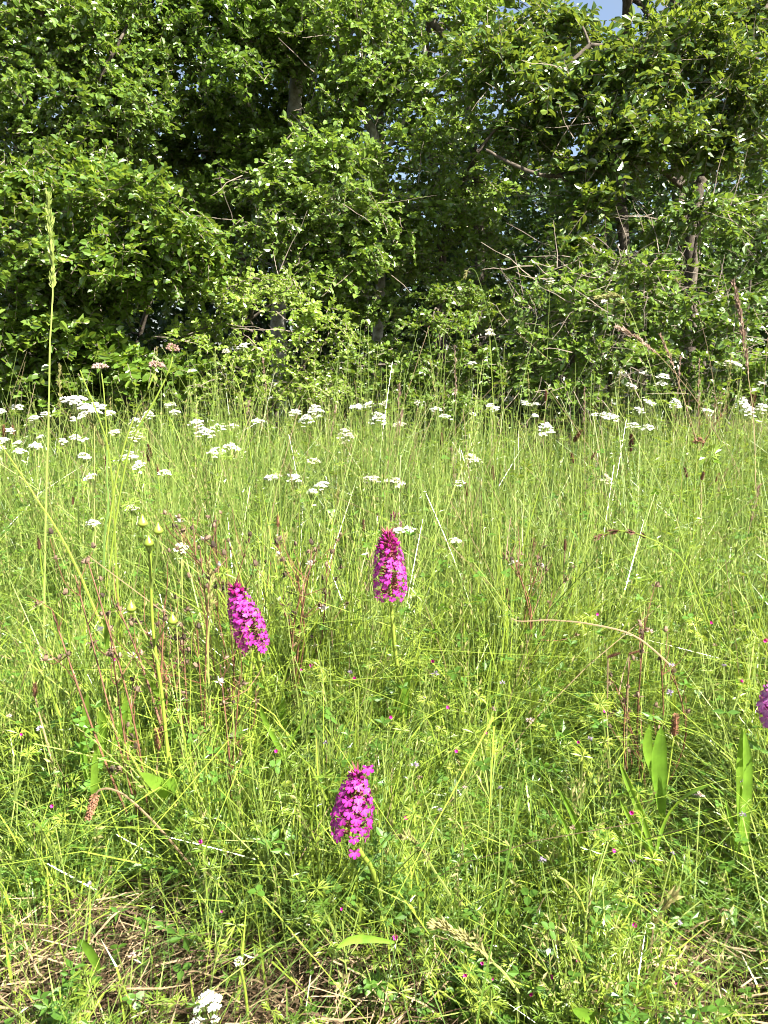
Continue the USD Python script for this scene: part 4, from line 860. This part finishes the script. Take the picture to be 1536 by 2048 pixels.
headed('small creamy bud head left of the high yarrow at hedge foot', [(505, 940, 2.3), (485, 800, 2.3), (465, 740, 2.3), (452, 705, 2.3)], 14, 804, rad=.0014, mat='cream_petal')
headed('creamy twin headed stalk standing alone right of the nodding grass', [(992, 950, 2.6), (985, 780, 2.6), (980, 670, 2.6)], 18, 805, flat=.5, mat='cream_petal', rad=.0013)
headed('withered brown flower head with yellow tip at right among grass', [(1385, 1100, 1.7), (1390, 960, 1.7), (1396, 885, 1.7)], 22, 806, mat='brown_spike', rad=.0016)
headed('grey green knobbly plantain bud on a curved stalk at lower right', [(1165, 2060, .64), (1170, 1900, .64), (1168, 1820, .64), (1140, 1770, .64), (1112, 1752, .64)], 20, 807, mat='grass_stem', rad=.0016)
headed('pale green bud on a stalk at the bottom left of middle', [(500, 2080, .6), (490, 1980, .6), (478, 1925, .6)], 22, 808, mat='cream_petal', rad=.0016)

# the thick budded stalk at left: stem, side stalks, buds, leaves
def budded():
    Y = .80
    S = spline([at(*q, Y) for q in ((372, 1960), (365, 1860), (358, 1740), (342, 1580), (325, 1400), (306, 1260), (300, 1100))], 30)
    t = thing('budded_stalk', 'thick yellow green stalk with swollen buds standing left of the tilted orchid', 'flower stalk', (S[0, 0], S[0, 1], 0))
    part(t, 'stem', tubes(S, np.linspace(.0026, .0016, 30), 7), 'green_stalk', smooth=True)
    for (bx, by), (px, py), (mx, my) in (((300, 1110), (285, 1045), (288, 1080)), ((318, 1330), (262, 1215), (285, 1260)), ((302, 1180), (316, 1060), (314, 1110)), ((310, 1290), (345, 1240), (325, 1262)), ((300, 1105), (297, 1085), (300, 1100))):
        P = spline([at(bx, by, Y), at(mx, my, Y - .01), at(px, py, Y - .015)], 8)
        b = part(t, 'side_stalk', tubes(P, np.linspace(.0011, .0008, 8), 5), 'grass_stem')
        d = norm(np.array([0.05, 0, 1.0])); c = P[-1]
        th = np.arange(8) / 8 * 2 * np.pi; prof = [(-.9, .25), (-.5, .85), (-.1, 1.0), (.4, .72), (.9, .34), (1.5, .22)]
        V = np.vstack([c + np.stack([.0058 * q * np.cos(th), .0058 * q * np.sin(th), np.full(8, .0058 * u)], -1) for u, q in prof])
        F = np.array([[k * 8 + i, k * 8 + (i + 1) % 8, k * 8 + 8 + (i + 1) % 8, k * 8 + 8 + i] for k in range(5) for i in range(8)])
        part(b, 'bud', (V, F), 'green_stalk', smooth=True)
    for k, pts in enumerate(([(340, 1590), (315, 1570), (280, 1545)], [(345, 1600), (352, 1575), (330, 1560)], [(312, 1290), (316, 1262), (322, 1240)], [(362, 1800), (352, 1760), (366, 1730)], [(366, 1870), (345, 1850), (305, 1858)], [(366, 1880), (378, 1900), (400, 1880)])):
        P = spline([at(x, y, Y - .02 * j) for j, (x, y) in enumerate(pts)], 8)
        w = np.array([.002, .006, .0085, .009, .0075, .0055, .003, .0003]) * (.75 if k == 2 else 1)
        w = w * (1 + .12 * (np.arange(8) % 2))
        part(t, 'leaf', ribbons(P[None], w[None], np.array([[.25, .35, .9]])), 'strap_leaf')
budded()

# ------------------------------------------------------------------ broad strap leaves
def strap(label, leaves, seed, name='plantain_rosette', cat='plantain leaves'):
    t = None
    for path, Y, wpx, side in leaves:
        P = spline([at(x, y, Y - .012 * j) for j, (x, y) in enumerate(path)], 12)
        if t is None: t = thing(name, label, cat, (P[0, 0], P[0, 1], max(0, P[0, 2])))
        w = wpx * Y / FPX / 2 * np.interp(np.linspace(0, 1, 12), [0, .12, .45, .75, .93, 1], [.28, .5, 1, .9, .4, .03])
        sd = norm(np.array(side, float)); T = norm(np.gradient(P, axis=0)); nr = norm(np.cross(T, sd))
        V, F = [], []
        for q, lift in ((-1, .26), (-.62, .05), (-.34, .12), (0, -.06), (.34, .12), (.62, .05), (1, .26)):
            V.append(P + sd * (w * q)[:, None] - nr * (w * lift)[:, None])
        V = np.stack(V, 1).reshape(-1, 3)
        F = np.array([[i * 7 + j, i * 7 + j + 1, i * 7 + j + 8, i * 7 + j + 7] for i in range(11) for j in range(6)])
        part(t, 'leaf', (V, F), 'strap_leaf', smooth=True)
    return t
X1 = (1, .55, 0)
strap('broad paired plantain leaves standing bright below the bare straw weed at right', [([(1325, 1640), (1318, 1570), (1316, 1510), (1322, 1452)], .80, 40, (1, .3, 0)), ([(1325, 1640), (1305, 1540), (1292, 1490), (1298, 1448)], .82, 32, (1, .6, 0))], 1)
strap('long upright strap leaves beneath the cut off orchid at the right edge', [([(1490, 1760), (1482, 1640), (1480, 1540), (1484, 1455)], .78, 24, (1, .2, 0)), ([(1492, 1760), (1490, 1640), (1494, 1540), (1488, 1460)], .77, 26, (1, .3, 0)), ([(1480, 1760), (1470, 1680), (1450, 1600)], .78, 14, X1)], 2)
strap('cluster of arching strap leaves at lower right, below the paired leaves', [([(1310, 1720), (1285, 1640), (1262, 1580), (1240, 1525)], .74, 30, (.8, .2, -.5)), ([(1310, 1720), (1280, 1670), (1240, 1600)], .73, 26, (.8, .1, -.5)), ([(1310, 1720), (1330, 1640), (1370, 1590), (1420, 1570)], .72, 20, (.6, .2, .7)), ([(1305, 1720), (1260, 1700), (1220, 1640)], .73, 22, (.7, 0, -.6)), ([(1310, 1720), (1322, 1660), (1340, 1620)], .76, 14, X1)], 3)
strap('pale strap leaves slanting at lower right of the nearest orchid', [([(1165, 1700), (1150, 1640), (1120, 1580)], .76, 28, (.8, .2, -.6)), ([(1150, 1720), (1130, 1650), (1085, 1580)], .75, 12, (.8, .2, -.5))], 4)
strap('upright strap leaves at left below the leaning dead weed', [([(190, 1620), (168, 1520), (170, 1440), (175, 1385)], .86, 16, X1), ([(195, 1620), (200, 1530), (206, 1450), (200, 1420)], .86, 18, (1, .3, 0)), ([(190, 1620), (188, 1570), (190, 1500)], .80, 16, X1), ([(205, 1620), (225, 1520), (245, 1450), (252, 1390)], .90, 18, (1, .3, 0))], 5)
strap('broad green strap leaves hidden behind the reddish slanting stem at left', [([(345, 1560), (350, 1460), (325, 1400), (290, 1350)], .95, 16, (.9, 0, .4)), ([(255, 1560), (262, 1480), (258, 1400)], .95, 18, X1)], 6)
strap('pale toothed leaf standing alone in the dry grass at lower left', [([(200, 1945), (192, 1925), (178, 1900), (160, 1878)], .655, 24, (.75, .1, .65))], 7, 'toothed_leaf', 'leaf')
strap('pale curved blade lying across the dark gap below the nearest orchid', [([(790, 1885), (740, 1878), (700, 1880), (672, 1896)], .62, 18, (.1, .5, 1))], 8, 'curved_leaf', 'leaf')
strap('bright broad leaf tip at the bottom edge toward the right', [([(1230, 2075), (1200, 2045), (1170, 2028), (1145, 2018)], .59, 30, (.5, .3, .8))], 9, 'broad_leaf', 'leaf')
strap('drooping yellow strap leaf left of the tilted orchid', [([(222, 1330), (214, 1290), (212, 1250), (206, 1238)], .88, 10, X1)], 10, 'yellow_leaf', 'leaf')
strap('narrow strap leaves at the foot of the tilted orchid', [([(590, 1590), (570, 1520), (530, 1440), (522, 1415)], .86, 12, (.9, .1, .3)), ([(560, 1590), (575, 1500), (622, 1412)], .86, 9, (.9, .1, .3))], 11)

# ------------------------------------------------------------------ cut leaved cranesbills with small magenta flowers
PAL = palmate()
def cranesbill(px, py, fpx, label, seed, Y=None, col='magenta_petal'):
    r = np.random.default_rng(seed)
    Y = Y or float(np.clip(stand(px, py, .02, .56, 2.5), .56, 2.5))
    c = at(px, py, Y)
    S = rooted(c - np.array([0, 0, .012]), .25, r)
    t = thing('cranesbill', label, 'cranesbill', (S[0, 0], S[0, 1], S[0, 2] + .01), 'small magenta cranesbill flowers in the grass')
    part(t, 'stem', tubes(S, np.linspace(.0010, .0007, 9), 4), 'grass_stem')
    R = fpx * Y / FPX * .5
    d = norm(np.array([r.normal() * .5, -.8, .45 + r.normal() * .3])); a = norm(np.cross(d, [0, 0, 1])); b = np.cross(d, a)
    ph = np.arange(5) / 5 * 2 * np.pi
    O = np.cos(ph)[:, None] * a + np.sin(ph)[:, None] * b
    fl = part(t, 'flower', stamp(*ovate(.95, .12, .25), np.tile(c, (5, 1)), O * .85 + d * .75, np.tile(d, (5, 1)) - O * .3, np.full(5, R * 1.2)), col)
    k = 5
    part(fl, 'sepals', stamp(*diamond(.30), np.tile(c - d * R * .35, (k, 1)), O * .9 + d * .6 + r.normal(size=(k, 3)) * .15, np.tile(d, (k, 1)), np.full(k, R * 1.25)), 'cut_leaf')
    for j in range(6 if Y < 1.1 else 3):
        q = c + r.normal(size=3) * np.array([.018, .018, .014]) - np.array([0, 0, .012])
        sk = part(t, 'stalk', tubes(np.stack([S[5], (S[5] + q) / 2, q])[None], np.full(3, .0006), 3), 'grass_stem')
        an = r.uniform(0, 6.28)
        part(sk, 'leaf', stamp(*PAL, q[None], np.array([[math.cos(an), math.sin(an), r.normal() * .3 + .15]]), norm(np.array([[0, -.25, 1.0]]) + SUN * .3 + r.normal(size=(1, 3)) * .4), np.array([.016 * r.uniform(.7, 1.15)])), 'cut_leaf')
CB = [(230, 1318, 10), (42, 1470, 10), (105, 1611, 12), (405, 1682, 14), (793, 1873, 18), (812, 1636, 14), (930, 1950, 16), (983, 1957, 12), (966, 1925, 12), (1100, 1952, 16), (1155, 1921, 12), (1060, 1989, 14), (1350, 1963, 12), (1225, 1701, 14),
      (1263, 1625, 14), (1480, 1362, 12), (1525, 1394, 12), (1206, 1422, 12), (1158, 1485, 10), (968, 1465, 12), (912, 1503, 12), (708, 1358, 12), (780, 1435, 12), (553, 1503, 12), (895, 1416, 12), (868, 1324, 12), (320, 2020, 14), (684, 1818, 10), (445, 1822, 9), (1192, 1228, 10), (1530, 1280, 14),
      (625, 1330, 12), (605, 1338, 10), (1420, 1246, 10), (1270, 1848, 16), (1190, 1982, 10)]
for i, (it, lb) in enumerate(zip(CB, labelled([(a, b, 'small magenta cranesbill flower' if c < 14 else 'bright magenta cranesbill flower') for a, b, c in CB], 0))):
    cranesbill(*it, lb, 900 + i, Y=float(np.interp(it[1], [1200, 1350, 1500, 1650, 1800, 1900, 2000], [1.05, .90, .80, .70, .64, .615, .60])))

# ------------------------------------------------------------------ faded lilac clover heads
def lilac(px, py, wpx, label, seed):
    r = np.random.default_rng(seed)
    Y = float(np.interp(py, [1100, 1350, 1500, 1650, 1800, 1950], [1.2, .90, .80, .70, .64, .605]))
    c = at(px, py, Y); R = wpx * .8 * Y / FPX / 2
    S = rooted(c - np.array([0, 0, R * .8]), .2, r)
    t = thing('clover_head', label, 'clover flower', (S[0, 0], S[0, 1], S[0, 2] + .01), 'faded lilac flower heads low in the grass')
    part(t, 'stem', tubes(S, np.linspace(.0009, .0006, 9), 3), 'grass_stem')
    n = 26; o = rand_dirs(n, r); o[:, 2] = np.abs(o[:, 2]) - .35
    part(t, 'flower_head', stamp(*diamond(.34), c + o * R * .25, norm(o), rand_dirs(n, r), R * r.uniform(.65, 1.15, n)), 'lilac_petal' if seed % 3 else 'dusky_bud')
LI = [(828, 1530, 22), (1060, 1442, 24), (870, 1348, 20), (845, 1395, 18), (985, 1418, 18), (1342, 1330, 16), (1340, 1386, 20), (1400, 1590, 22), (1482, 1560, 14), (1486, 1630, 18), (265, 1910, 20), (180, 1766, 12), (650, 1486, 16), (18, 1432, 14), (80, 1456, 18), (1085, 1720, 20), (1145, 1655, 16), (1265, 1722, 14),
      (1345, 1706, 12), (840, 1555, 14), (1180, 1478, 16), (1448, 1330, 12), (1298, 1262, 22), (880, 1620, 14), (1000, 1575, 14), (930, 1575, 14), (1358, 1846, 18), (700, 1345, 14), (1430, 1290, 12), (1005, 1365, 14)]
for i, (it, lb) in enumerate(zip(LI, labelled([(a, b, 'faded lilac clover head' if (950 + i) % 3 else 'faded brownish clover head') for i, (a, b, c) in enumerate(LI)], 0))): lilac(*it, lb, 950 + i)
